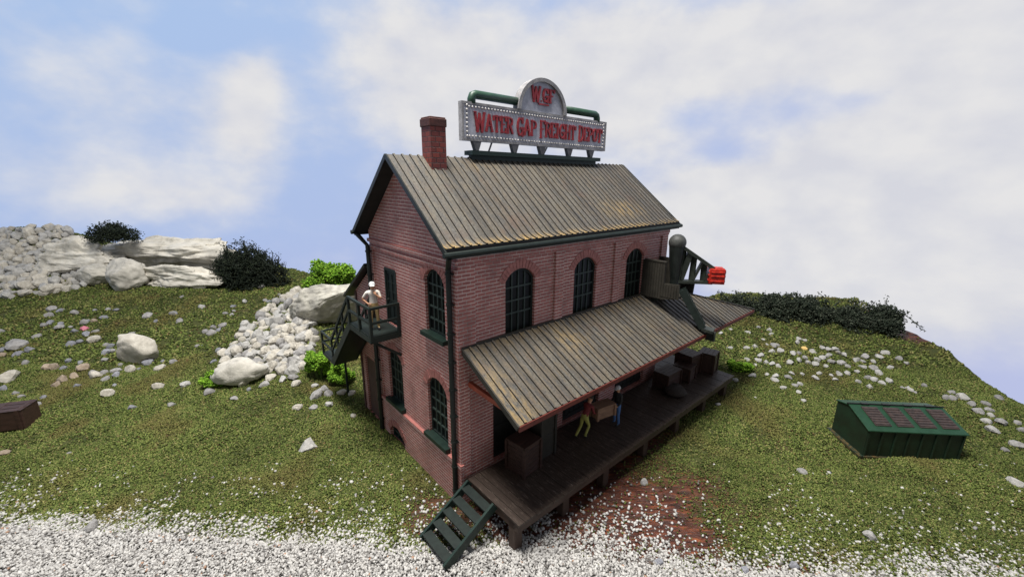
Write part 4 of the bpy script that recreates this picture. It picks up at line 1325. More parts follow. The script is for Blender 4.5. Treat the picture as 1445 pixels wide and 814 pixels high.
UPR.update(shoulderr=(-0.19, 0, 1.42), elbowr=(-0.22, -0.03, 1.12), wristr=(-0.19, -0.26, 0.97), handr=(-0.17, -0.36, 0.95),
           shoulderl=(0.19, 0, 1.42), elbowl=(0.22, -0.03, 1.12), wristl=(0.19, -0.26, 0.97), handl=(0.17, -0.36, 0.95))
person('stooping man in dark red shirt and olive trousers carrying one end of tan crate', L2W(5.05, -1.15, PZ + 0.005), RZ + PI / 2, CARRY, MAROON, OLIVE, 1.8, 'long', False)
person('man in black shirt, blue jeans and pale cap carrying other end of tan crate', L2W(6.68, -1.48, PZ + 0.005), RZ - PI / 2 - 0.2, UPR, BLACKC, JEANS, 1.8, 'long', True)
crate_at('carried_crate', 'tan wooden crate held between two men on the platform', 5.93, -1.30, PZ + 0.66, 0.86, 0.42, 0.48, TANCRATE, -0.18, 2)

# ------------------------------------------------------------------ dumpster and brown crate on the turf
du = thing('dumpster', 'dark green ribbed metal dumpster with four rusty lids on its sloping top', 'dumpster', (16.42, 15.66, 0), -0.075)
hx = 1.85
prof = [(-0.95, 0.05), (-0.95, 1.28), (0.25, 1.70), (0.95, 1.52), (0.95, 0.05)]
fx = lambda a, z, d: (d, a, z)
b = MB(); b.prism(prof, fx, -hx, hx)
for k in range(8):
    x = -hx + 0.05 + k * (2 * hx - 0.1) / 7
    b.box(x - 0.035, x + 0.035, -1.0, -0.945, 0.10, 1.24)
b.build('bin_body', DUMPG, du, bevel=0.012)
b = MB()
sl = (1.70 - 1.28) / 1.20
tp = lambda x, y, e: (x, y, 1.28 + (y + 0.95) * sl + e)
b.add([tp(x, y, e) for e in (0.004, 0.06) for x, y in ((-hx - 0.05, -1.03), (hx + 0.05, -1.03), (hx + 0.05, 0.28), (-hx - 0.05, 0.28))],
      [(0, 3, 2, 1), (4, 5, 6, 7), (0, 1, 5, 4), (1, 2, 6, 5), (2, 3, 7, 6), (3, 0, 4, 7)])
b.add([(x, y, (1.70 - (y - 0.25) * 0.26) + e) for e in (0.006, 0.06) for x, y in ((-hx - 0.05, 0.285), (hx + 0.05, 0.285), (hx + 0.05, 1.0), (-hx - 0.05, 1.0))],
      [(0, 3, 2, 1), (4, 5, 6, 7), (0, 1, 5, 4), (1, 2, 6, 5), (2, 3, 7, 6), (3, 0, 4, 7)])
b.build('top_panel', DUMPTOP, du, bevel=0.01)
for k in range(4):
    x = -hx + 0.36 + k * 0.86
    b = MB()
    b.add([tp(xx, y, e) for e in (0.062, 0.10) for xx, y in ((x, -0.80), (x + 0.62, -0.80), (x + 0.62, 0.12), (x, 0.12))],
          [(0, 3, 2, 1), (4, 5, 6, 7), (0, 1, 5, 4), (1, 2, 6, 5), (2, 3, 7, 6), (3, 0, 4, 7)])
    for j in range(7):
        y = -0.76 + j * 0.125
        for (xa, xb) in ((x + 0.02, x + 0.60),):
            b.add([tp(xx, yy, e) for e in (0.10, 0.125) for xx, yy in ((xa, y), (xb, y), (xb, y + 0.06), (xa, y + 0.06))],
                  [(0, 3, 2, 1), (4, 5, 6, 7), (0, 1, 5, 4), (1, 2, 6, 5), (2, 3, 7, 6), (3, 0, 4, 7)])
    b.build('lid', LIDM, du)
b = MB()
b.box(-hx - 0.16, -hx - 0.002, -1.02, 1.05, 0.0, 0.13); b.box(hx + 0.002, hx + 0.06, -1.0, 1.0, 0.0, 0.12)
b.box(-hx, hx, -1.03, -0.952, 0.03, 0.12); b.box(-hx, hx, 0.952, 1.03, 0.03, 0.12)
b.build('base_rim', RUSTEDGE, du, bevel=0.015)
b = MB(); b.tube([(-hx - 0.1, 0.28, 1.79), (hx + 0.08, 0.28, 1.79)], 0.035, 8)
for k in range(4): b.box(-hx + 0.45 + k * 0.86, -hx + 0.75 + k * 0.86, 0.22, 0.34, 1.76, 1.83)
b.build('hinge_rod', BLACKGREEN, du)

bx = thing('wooden_crate', 'dark red brown wooden crate lying alone on the open turf', 'crate', (-23.65, 16.6, float(height(-23.65, 16.6))), 0.30)
b = MB(); b.box(-1.55, 1.55, -0.5, 0.5, 0.02, 0.94)
b.build('box', CRATE, bx, bevel=0.03)
b = MB()
for x in (-1.4, -0.45, 0.50, 1.38): b.box(x - 0.07, x + 0.07, -0.53, 0.53, 0.0, 0.975)
b.build('batten', CRATE, bx, bevel=0.01)
b = MB()
for y in (-0.36, 0.0, 0.36): b.box(-1.57, 1.57, y - 0.155, y + 0.155, 0.94, 0.962)
b.build('lid', CRATE, bx)

# ------------------------------------------------------------------ rocks
def rock_mesh(name, sub, seed, amp=0.35, cuts=5, stretch=(1, 1, 1), freq=1.2, ridge=0.0, lo=0.55):
    rg = random.Random(seed)
    bm = bmesh.new(); bmesh.ops.create_icosphere(bm, subdivisions=sub, radius=1.0)
    off = Vector((rg.uniform(0, 50), rg.uniform(0, 50), rg.uniform(0, 50)))
    planes = []
    for _ in range(cuts):
        n_ = Vector((rg.gauss(0, 1), rg.gauss(0, 1), rg.gauss(0, 1))).normalized(); planes.append((n_, rg.uniform(lo, 0.85)))
    for v_ in bm.verts:
        p = v_.co.copy()
        for n_, d_ in planes:
            s = p.dot(n_)
            if s > d_: p -= n_ * (s - d_) * 0.92
        k_ = 1 + amp * mnoise.fractal(p * freq + off, 0.8, 2.0, 5) * 0.6
        if ridge:
            st_ = Vector((p.x * 0.6, p.y * 0.6, p.z * 1.5)) * freq * 1.4 + off
            k_ += ridge * (mnoise.ridged_multi_fractal(st_, 0.9, 2.1, 5, 1.0, 2.0) - 1.0) * 0.22
        p *= k_
        v_.co = Vector((p.x * stretch[0], p.y * stretch[1], p.z * stretch[2]))
    me = D.meshes.new(name); bm.to_mesh(me); bm.free()
    return me


def rock_mat(name, stops, sc=2.5, bs=9, rnd=0.0, st=0.6, worn=None):
    return plain(name, stops, sc, 0.85, bs, st, 0.06, 0.2, rnd, worn=worn)


CREAM = rock_mat('cream_stone', [(0.3, (0.33, 0.305, 0.26)), (0.7, (0.58, 0.55, 0.48))], 2.5, 9, 0.25)
GREYS = rock_mat('grey_stone', [(0.3, (0.19, 0.185, 0.18)), (0.7, (0.38, 0.37, 0.36))], 2.5, 9, 0.35)
BLUES = rock_mat('bluish_stone', [(0.3, (0.15, 0.155, 0.175)), (0.7, (0.32, 0.325, 0.355))], 2.5, 9, 0.35)
WHITES = rock_mat('white_stone', [(0.3, (0.28, 0.275, 0.26)), (0.7, (0.50, 0.49, 0.465))], 2.5, 9, 0.2)
PINKS = rock_mat('pink_stone', [(0.3, (0.40, 0.12, 0.17)), (0.7, (0.62, 0.24, 0.30))], 2.5, 9)
YELS = rock_mat('yellow_stone', [(0.3, (0.50, 0.32, 0.10)), (0.7, (0.70, 0.50, 0.20))], 2.5, 9)
TANS = rock_mat('tan_stone', [(0.3, (0.22, 0.17, 0.12)), (0.7, (0.40, 0.33, 0.26))], 2.5, 9, 0.3)
PLASTER = rock_mat('weathered_rock', [(0.22, (0.08, 0.07, 0.06)), (0.34, (0.34, 0.32, 0.27)), (0.47, (0.58, 0.55, 0.48)), (0.74, (0.76, 0.73, 0.65))], 0.7, 2.2, 0, 1.0, worn=((0.36, 0.27, 0.17), 0.67))
BOULD = rock_mat('boulder_rock', [(0.28, (0.18, 0.175, 0.165)), (0.5, (0.38, 0.365, 0.32)), (0.72, (0.62, 0.60, 0.52))], 0.9, 3.0, 0, 0.7, worn=((0.20, 0.16, 0.12), 0.66))
PALE = rock_mat('pale_boulder', [(0.25, (0.22, 0.21, 0.18)), (0.45, (0.46, 0.44, 0.39)), (0.75, (0.64, 0.61, 0.54))], 1.5, 5, 0, 0.7)

MESHES = {}
for mi_, m_ in enumerate((CREAM, GREYS, BLUES, WHITES, PINKS, YELS, TANS)):
    lst = []
    for k in range(6 if m_ not in (PINKS, YELS) else 1):
        me = rock_mesh('stone', 2, 100 * mi_ + k, 0.22, 13, (1, 1, 1), 1.3, lo=0.52)
        me.materials.append(m_); lst.append(me)
    MESHES[m_.name] = lst


def big_rock(name, label, cat, loc, dims, rz, seed, mat, sub=5, amp=0.4, cuts=6, ridge=0.0, tilt=(0, 0), freq=1.2, lo=0.55):
    me = rock_mesh(name, sub, seed, amp, cuts, dims, freq, ridge, lo)
    o = link_mesh(name, me, mat)
    me.polygons.foreach_set('use_smooth', [True] * len(me.polygons))
    o.location = loc; o.rotation_euler = (tilt[0], tilt[1], rz)
    tag(o, label, cat)
    return o


def rock_px(name, label, px, py, w_px, h_px, depth_k, seed, mat, up=0.25, rz=0.0, **kw):
    p = at(px, py)
    k = px_size(p)
    big_rock(name, label, 'rock', p + Vector((0, w_px * k * 0.25 * 0 + 0.0, h_px * k * up)), (w_px * k / 2 * 1.12, w_px * k / 2 * depth_k, h_px * k / 2 * 1.2), rz, seed, mat, **kw)


rock_px('rock_outcrop', 'long craggy cream rock outcrop with ledges behind the dark bushes', 256, 384, 222, 62, 0.27, 11, PLASTER, 0.42, ridge=0.9, rz=-0.05, sub=6, amp=0.55, cuts=16, lo=0.5)
rock_px('rock_outcrop', 'grey brown rounded rock ledge between the heap of stones and the cream outcrop', 112, 383, 118, 48, 0.30, 15, PLASTER, 0.36, ridge=0.6, rz=0.0, sub=6, amp=0.45, cuts=14, lo=0.5)
rock_px('rock_slab', 'low tan rock slab undercut beneath the cream outcrop', 262, 402, 120, 40, 0.30, 23, PLASTER, 0.30, ridge=0.8, rz=-0.1, sub=6, amp=0.5, cuts=16, lo=0.5)
rock_px('boulder', 'upright rounded pale boulder standing before the outcrop', 185, 404, 50, 42, 0.8, 31, PALE, 0.40, cuts=5, amp=0.25)
rock_px('boulder', 'low egg shaped pale boulder beside the upright rounded one', 138, 400, 42, 30, 0.7, 37, PALE, 0.35, cuts=4, amp=0.25)
rock_px('boulder', 'big grey cream boulder behind the outside stairs above the rubble pile', 468, 455, 98, 70, 0.55, 44, BOULD, 0.42, cuts=10, amp=0.32, ridge=0.18, tilt=(0, -0.22), sub=6, lo=0.5)
rock_px('boulder', 'cream angular rock alone on the open grass slope', 196, 507, 62, 42, 0.7, 52, CREAM, 0.36, cuts=12, amp=0.35, sub=4)
rock_px('boulder', 'long low pale rock at the foot of the rubble pile by a bright green bush', 342, 535, 68, 34, 0.6, 58, PALE, 0.34, cuts=6, amp=0.35, sub=4, rz=0.1)

SPECS = []   # (px_width, point, size, material, group, label)


def add_stone(px, py, w_px, mat, grp, lab, tall=0.72, up=0.34):
    p = at(px, py)
    if p is None: return
    SPECS.append((w_px, p, w_px * px_size(p) / 2 * 1.12, mat, grp, lab, tall, up))


G1 = ('small stones on the grass near the rubble pile', 'small grey stone scattered on the grass between the brown crate and the rubble pile')
G2 = ('small stones on the grass beyond the platform', 'small white stone scattered on the turf between the platform end and the dumpster')
G3 = ('small stones beside the dumpster', 'small pale stone on the turf edge beyond the green dumpster')
G4 = ('stones of the rubble pile', 'pale stone heaped in the rubble pile below the big grey cream boulder')
G5 = ('stones heaped by the outcrop', 'pale stone in the heap beside the grey brown rock ledge')
LEFT_A = [(270, 30, 50), (315, 35, 38), (392, 45, 40), (497, 30, 24), (568, 28, 32), (605, 30, 28), (260, 60, 40), (235, 112, 45), (265, 100, 42), (320, 105, 34), (315, 122, 56), (372, 120, 26), (435, 100, 48), (460, 88, 34), (492, 90, 34), (545, 70, 38), (390, 143, 38), (452, 160, 50), (497, 145, 38), (417, 195, 40), (368, 210, 46), (188, 172, 45), (62, 205, 42), (85, 218, 96), (18, 240, 44), (15, 270, 44), (100, 263, 52), (160, 243, 50), (137, 308, 42), (360, 298, 40), (420, 305, 34), (245, 335, 55), (283, 333, 52), (337, 335, 36), (440, 337, 62), (478, 362, 44), (550, 360, 42), (550, 393, 46), (552, 292, 40), (555, 215, 34), (580, 222, 46), (557, 255, 52), (590, 245, 40), (615, 350, 56), (608, 373, 50), (632, 318, 30), (725, 340, 28), (775, 310, 54), (850, 300, 28), (907, 305, 46), (385, 380, 54), (330, 398, 62), (292, 425, 50), (403, 428, 36), (598, 425, 28), (893, 527, 42), (690, 542, 44), (957, 430, 28), (773, 65, 52), (907, 50, 42), (940, 90, 42), (818, 90, 28), (82, 468, 38), (110, 485, 34), (228, 490, 38), (195, 525, 40), (25, 780, 50), (685, 158, 40), (5, 145, 40), (15, 445, 50), (360, 780, 26)]
for x, y, w_ in LEFT_A:
    add_stone(x * .2703, 430 + y * .2703, w_ * .2703, random.choice(['grey_stone', 'grey_stone', 'bluish_stone', 'bluish_stone', 'tan_stone']), *G1)
for x, y, w_ in ((495, 190, 68), (505, 380, 72), (685, 348, 64), (565, 470, 62), (825, 435, 58), (48, 388, 100), (835, 337, 58)):
    add_stone(x * .2703, 430 + y * .2703, w_ * .2703, 'cream_stone', 'larger cream stones on the grass near the rubble pile', 'larger cream stone among the small grey ones on the grass slope')
add_stone(445 * .2703, 430 + 135 * .2703, 12.5, 'pink_stone', None, 'small pink stone among grey stones on the grass slope')
LEFT_B = [(180, 140, 44), (22, 178, 44), (55, 220, 42), (430, 110, 42), (365, 137, 36), (322, 177, 34), (355, 183, 34), (367, 162, 26), (298, 247, 50), (252, 255, 38), (280, 273, 38), (238, 293, 60), (203, 280, 40), (155, 365, 30), (185, 357, 16), (280, 385, 36), (20, 457, 46), (250, 452, 38), (92, 588, 60), (372, 667, 44), (455, 613, 36), (10, 700, 40), (545, 103, 34), (572, 110, 30), (570, 133, 40), (630, 68, 26), (530, 25, 44), (68, 80, 28)]
for x, y, w_ in LEFT_B:
    add_stone(240 + x * .2457, 400 + y * .2457, w_ * .2457, random.choice(['grey_stone', 'grey_stone', 'bluish_stone', 'white_stone']), *G1)
G6 = ('cream stones on the grass by the lean-to', 'cream stone lying on the grass between the rubble pile foot and the brick depot')
for x, y, w_ in ((228, 632, 68), (430, 578, 76), (540, 587, 56), (730, 717, 60), (840, 652, 84), (885, 612, 56), (910, 640, 62), (915, 700, 56), (985, 632, 66), (1040, 637, 50), (833, 592, 42), (910, 500, 54), (723, 583, 58), (712, 548, 64), (650, 558, 64), (575, 548, 66), (1050, 765, 44)):
    add_stone(240 + x * .2457, 400 + y * .2457, w_ * .2457, random.choice(['cream_stone', 'cream_stone', 'white_stone', 'grey_stone']), *G6)
add_stone(434, 633, 25, 'white_stone', None, 'white stone alone on the grass in front of the gable wall', 0.8)
add_stone(443, 577, 14, 'grey_stone', *G6); add_stone(420, 577, 14, 'cream_stone', *G6)
RIGHT = [(122, 350, 28), (70, 370, 30), (223, 367, 32), (287, 338, 30), (350, 352, 36), (357, 375, 28), (312, 407, 30), (400, 290, 26), (123, 458, 38), (265, 447, 38), (217, 457, 36), (218, 523, 40), (150, 557, 40), (252, 617, 50), (155, 643, 42), (335, 437, 24), (372, 445, 48), (390, 440, 40), (410, 470, 44), (365, 475, 40), (300, 500, 48), (285, 530, 52), (330, 540, 44), (365, 548, 44), (270, 555, 30), (400, 560, 40), (375, 640, 48), (385, 617, 44), (335, 607, 30), (475, 603, 34), (457, 627, 42), (535, 607, 36), (490, 670, 40), (522, 663, 42), (430, 685, 44), (515, 708, 34), (545, 760, 38), (610, 630, 42), (633, 602, 38), (465, 540, 48), (485, 490, 42), (515, 487, 36), (518, 528, 44), (550, 512, 36), (570, 540, 44), (595, 480, 50), (620, 525, 52), (610, 553, 46), (655, 515, 42), (685, 500, 44), (700, 535, 50), (670, 562, 34), (755, 543, 56), (795, 560, 42), (650, 453, 36), (685, 460, 34), (722, 465, 44), (745, 482, 34), (780, 497, 42), (515, 402, 34), (550, 412, 34), (510, 425, 40), (705, 613, 28), (745, 605, 44), (793, 600, 46), (725, 637, 34), (845, 527, 54), (890, 507, 56), (885, 535, 40), (945, 535, 36), (975, 505, 44), (1015, 490, 50), (1085, 517, 46), (1135, 543, 34), (1038, 570, 42), (940, 573, 56), (978, 600, 50), (885, 567, 44), (850, 593, 36), (910, 628, 42), (945, 640, 50), (997, 660, 44), (1030, 645, 54), (923, 677, 42), (857, 648, 40), (1145, 690, 44), (1185, 710, 24), (1110, 680, 26), (55, 780, 36), (265, 740, 20)]
for x, y, w_ in RIGHT:
    add_stone(1000 + x * .2457, 380 + y * .2457, w_ * .2457, random.choice(['white_stone', 'white_stone', 'white_stone', 'grey_stone']), *G2)
add_stone(1000 + 547 * .2457, 380 + 463 * .2457, 10, 'yellow_stone', None, 'small yellow stone among white stones beyond the platform end')
for x, y, w_ in [(910, 157, 46), (880, 190, 52), (920, 197, 56), (990, 197, 78), (1035, 230, 56), (1080, 280, 76), (1150, 270, 60), (1165, 305, 50), (1135, 345, 60), (1235, 355, 84), (1170, 405, 84), (1335, 355, 52), (1360, 400, 54), (1340, 500, 84), (1255, 525, 54), (740, 115, 44), (1218, 198, 66), (1140, 235, 58), (610, 128, 22), (645, 140, 44), (1310, 608, 22)]:
    add_stone(1140 + x * .2212, 520 + y * .2212, w_ * .2212, random.choice(['white_stone', 'grey_stone', 'grey_stone']), *G3)
G7 = ('lone stones on the near turf', 'single grey stone on the near turf between the platform and the board corner')
add_stone(1431, 683, 18, 'white_stone', None, 'white stone at the near board edge below the dumpster end')
add_stone(1131, 667, 14, 'grey_stone', None, 'lone grey stone on the turf in front of the green dumpster')
add_stone(909, 682, 14, 'grey_stone', None, 'lone pale stone beside the red soil under the platform edge')
add_stone(1228, 758, 18, 'grey_stone', None, 'grey stone at the turf fringe where gravel begins in front of dumpster')
add_stone(130, 748, 22, 'grey_stone', None, 'grey stone half sunk in the white gravel strip')
add_stone(1120, 800, 16, 'bluish_stone', *('bluish chips in the white gravel', 'bluish stone chip lying in the white gravel strip'))
add_stone(1050, 806, 15, 'bluish_stone', *('bluish chips in the white gravel', 'bluish stone chip lying in the white gravel strip'))
add_stone(930, 795, 15, 'bluish_stone', *('bluish chips in the white gravel', 'bluish stone chip lying in the white gravel strip'))


def inside(p, poly):
    x, y = p; r_ = False
    for (x1, y1), (x2, y2) in zip(poly, poly[1:] + poly[:1]):
        if (y1 > y) != (y2 > y) and x < (x2 - x1) * (y - y1) / (y2 - y1) + x1: r_ = not r_
    return r_


def pile(poly, step, w0, w1, mats, grp, up=0.3):
    xs_ = [p[0] for p in poly]; ys_ = [p[1] for p in poly]
    y = min(ys_)
    row = 0
    while y < max(ys_):
        x = min(xs_) + (row % 2) * step / 2
        while x < max(xs_):
            q = (x + random.uniform(-3, 3), y + random.uniform(-2, 2))
            if inside(q, poly):
                add_stone(q[0], q[1], random.uniform(w0, w1), random.choice(mats), *grp, tall=random.uniform(0.7, 1.0), up=random.uniform(0.15, 0.75))
            x += step
        y += step * 0.62; row += 1


pile([(308, 520), (322, 492), (352, 462), (375, 440), (393, 427), (425, 404), (440, 430), (446, 470), (444, 505), (432, 522), (415, 530), (385, 527), (345, 512)], 9.0, 10, 19, ['cream_stone', 'cream_stone', 'grey_stone', 'white_stone', 'white_stone'], G4)
pile([(-6, 326), (45, 322), (98, 320), (108, 338), (62, 352), (50, 374), (112, 380), (134, 402), (100, 411), (60, 417), (-6, 424)], 9.5, 9, 17, ['cream_stone', 'cream_stone', 'white_stone', 'white_stone', 'cream_stone'], G5)

SPECS.sort(key=lambda s: -s[0])
rest = SPECS[290:]
for (wp, p, s, mat, grp, lab, tall, up) in SPECS[:290]:
    me = random.choice(MESHES[mat])
    o = D.objects.new('stone', me); C.objects.link(o)
    o.scale = (s, s * random.uniform(0.65, 1.0), s * tall * random.uniform(0.85, 1.15))
    o.rotation_euler = (random.uniform(-0.3, 0.3), random.uniform(-0.3, 0.3), random.uniform(0, 6.28))
    o.location = p + Vector((0, 0, s * tall * up))
    tag(o, lab, 'stone', grp)
if rest:
    Vs, Fs, Ms = [], [], []
    mlist = ['cream_stone', 'grey_stone', 'bluish_stone', 'white_stone', 'tan_stone', 'pink_stone', 'yellow_stone']
    for (wp, p, s, mat, grp, lab, tall, up) in rest:
        me = random.choice(MESHES[mat])
        mt_ = Matrix.LocRotScale(p + Vector((0, 0, s * tall * up)), Matrix.Rotation(random.uniform(0, 6.28), 3, 'Z').to_quaternion(), Vector((s, s * 0.8, s * tall)))
        b0 = len(Vs)
        Vs += [tuple(mt_ @ v_.co) for v_ in me.vertices]; Fs += [tuple(i + b0 for i in f.vertices) for f in me.polygons]; Ms += [mlist.index(mat)] * len(me.polygons)
    me = D.meshes.new('pebbles'); me.from_pydata(Vs, [], Fs); me.polygons.foreach_set('material_index', Ms)
    o = link_mesh('pebbles', me, [D.materials[n_] for n_ in mlist])
    tag(o, 'smallest loose pebbles strewn over the turf and between the heaped stones', 'pebbles', kind='stuff')


# ------------------------------------------------------------------ bushes
def twiggy(name, label, cat, loc, ext, n_tw, seed, cols, seg=6, step=0.16, w=0.022, leaf=0.05, nleaf=10, rise=0.5, ragged=False):
    """a tangle of curling twigs with fine leaf specks"""
    rg = np.random.default_rng(seed)
    o = thing(name, label, cat, loc)
    mb = MB(); LP = []
    for i in range(n_tw):
        r0 = rg.normal(size=3); r0 /= np.linalg.norm(r0)
        p = np.array([rg.uniform(-0.75, 0.75) * ext[0], rg.uniform(-0.7, 0.7) * ext[1], max(0, rg.uniform(-0.1, 0.7)) * ext[2]])
        # outward and upward
        d_ = np.array([p[0] / ext[0], p[1] / ext[1], rise]) + rg.normal(0, 0.6, 3); d_ /= np.linalg.norm(d_)
        pts = [p.copy()]
        for s in range(seg):
            d_ = d_ + rg.normal(0, 0.42, 3); d_ /= np.linalg.norm(d_)
            p = p + d_ * step * rg.uniform(0.6, 1.3)
            q = np.array([p[0] / ext[0], p[1] / ext[1], p[2] / ext[2]])
            lim = 1.18 if not ragged else 0.95 + 0.42 * math.sin(p[0] * 1.9 + 1.0) * math.sin(p[0] * 0.83 + 0.5) + (0.5 if i % 14 == 0 else 0)
            if np.linalg.norm(q) > lim or p[2] < -0.15: break
            pts.append(p.copy())
            for _ in range(nleaf): LP.append(p + rg.normal(0, step * 0.32, 3))
        if len(pts) > 2: mb.tube(pts, [w * (1 - 0.6 * j / len(pts)) for j in range(len(pts))], 3, cap=False)
    mb.build('twigs', plain(name + '_twig', [(0.3, tuple(c_ * 0.5 for c_ in cols[0])), (0.7, cols[1])], 3, 0.8, 20, 0.0), o)
    LPa = np.array(LP)
    V, F, k = scatter(LPa, rg.uniform(0.5, 1.2, len(LPa)) * leaf, TET * np.array([1, 0.5, 0.5]), TETF, 0.3)
    col = np.array(cols)[rg.integers(0, len(cols), len(LPa))] * rg.uniform(0.7, 1.3, (len(LPa), 1))
    f = mesh_np('foliage', V, F, tint_mat(name + '_leaf', 0.8, 0.15), np.repeat(col, k, 0))
    f.parent = o
    return o


def bush_px(name, label, px, py, w_px, h_px, n_tw, seed, cols, dk=0.6, **kw):
    p = at(px, py); k = px_size(p)
    return twiggy(name, label, 'bush' if name != 'hedge' else 'hedge', p, (w_px * k / 2, w_px * k / 2 * dk, h_px * k), n_tw, seed, cols, **kw)


DK = [(0.012, 0.018, 0.012), (0.020, 0.028, 0.018), (0.034, 0.044, 0.026)]
BRT = [(0.075, 0.17, 0.012), (0.13, 0.26, 0.02), (0.20, 0.35, 0.035)]
p = at(345, 398)
bush_px('dark_bush', 'dark almost black twiggy bush leaning at the end of the cream outcrop', 348, 402, 74, 56, 480, 3, DK, seg=7, step=0.42, w=0.045, leaf=0.11, nleaf=5)
bush_px('dark_bush', 'thin dark open bush sprawling beside the denser black bush', 386, 403, 46, 44, 150, 4, DK, seg=8, step=0.36, w=0.055, leaf=0.07, nleaf=3)
pk = at(165, 396)
twiggy('dark_bush', 'small dark bush perched on top of the craggy outcrop', 'bush', pk + Vector((0, 0.6, 3.45)), (2.1, 1.0, 1.25), 260, 5, DK, seg=6, step=0.34, w=0.04, leaf=0.10, nleaf=5)


def lichen(name, label, loc, ext, n_b, seed, size):
    rg = np.random.default_rng(seed)
    o = thing(name, label, 'bush', loc)
    lobes = [(rg.uniform(-0.6, 0.6) * ext[0], rg.uniform(-0.6, 0.6) * ext[1], rg.uniform(0.15, 0.75) * ext[2]) for _ in range(20)]
    P = []; col = []
    mb = MB()
    for (a, b_, c_) in lobes:
        mb.tube([(0.1 * a, 0.1 * b_, -0.1), (0.5 * a, 0.5 * b_, c_ * 0.5), (a, b_, c_)], [0.05, 0.04, 0.02], 4)
        lv = rg.uniform(0.7, 1.2)
        for _ in range(n_b // 20):
            d_ = rg.normal(size=3); d_ /= np.linalg.norm(d_)
            rr = rg.uniform(0.25, 0.42) * min(ext) * rg.random() ** 0.4
            P.append(np.array([a, b_, c_]) + d_ * rr * np.array([1, 1, 0.9])); col.append(np.array(BRT)[rg.integers(0, 3)] * lv * rg.uniform(0.75, 1.25))
    P = np.array(P); P[:, 2] = np.maximum(P[:, 2], 0.0)
    mb.build('twigs', plain('lichen_twig', [(0.3, (0.03, 0.05, 0.01)), (0.7, (0.06, 0.10, 0.02))], 3, 0.8, 20, 0), o)
    V, F, k = scatter(P, rg.uniform(0.6, 1.2, len(P)) * size, OCT, OCTF, 0.4)
    f = mesh_np('foliage', V, F, tint_mat('lichen_leaf', 0.8, 0.15), np.repeat(np.array(col), k, 0))
    f.parent = o
    return o


def lichen_px(label, px, py, w_px, h_px, n_b, seed, dk=0.7):
    p = at(px, py); k = px_size(p)
    lichen('green_bush', label, p, (w_px * k / 2, w_px * k / 2 * dk, h_px * k), int(n_b * 1.9), seed, 1.6 * k)


p = L2W(-1.0, 14.0)
lichen_px('bright green bush on the skyline behind the big grey cream boulder', 470, 404, 84, 38, 2600, 21)
lichen_px('bright green round bush by the long low pale rock', 305, 545, 48, 28, 1700, 22)
lichen_px('bright green bush below the bottom of the outside stairs', 452, 534, 50, 52, 2600, 23)
lichen_px('bright green bush low in the shade under the outside stairs', 482, 540, 44, 40, 1700, 25)
lichen_px('soft green bush on the turf behind the far platform crates', 1042, 522, 40, 14, 700, 24)
# long dark hedge along the crest
ha, hb_ = at(1000, 436), at(1268, 466)
mid = (ha + hb_) / 2
hl = (hb_ - ha).length
rt = math.atan2(hb_.y - ha.y, hb_.x - ha.x)
HC = [(0.016, 0.024, 0.015), (0.032, 0.043, 0.028), (0.065, 0.076, 0.054)]
hg = twiggy('hedge', 'long dark tangled hedge along the far crest of the turf', 'hedge', mid, (hl / 2 * 1.16, 1.3, 1.38), 2400, 31, HC, seg=8, step=0.34, w=0.05, leaf=0.12, nleaf=6, rise=0.45, ragged=True)
hg.rotation_euler = (0, 0, rt)

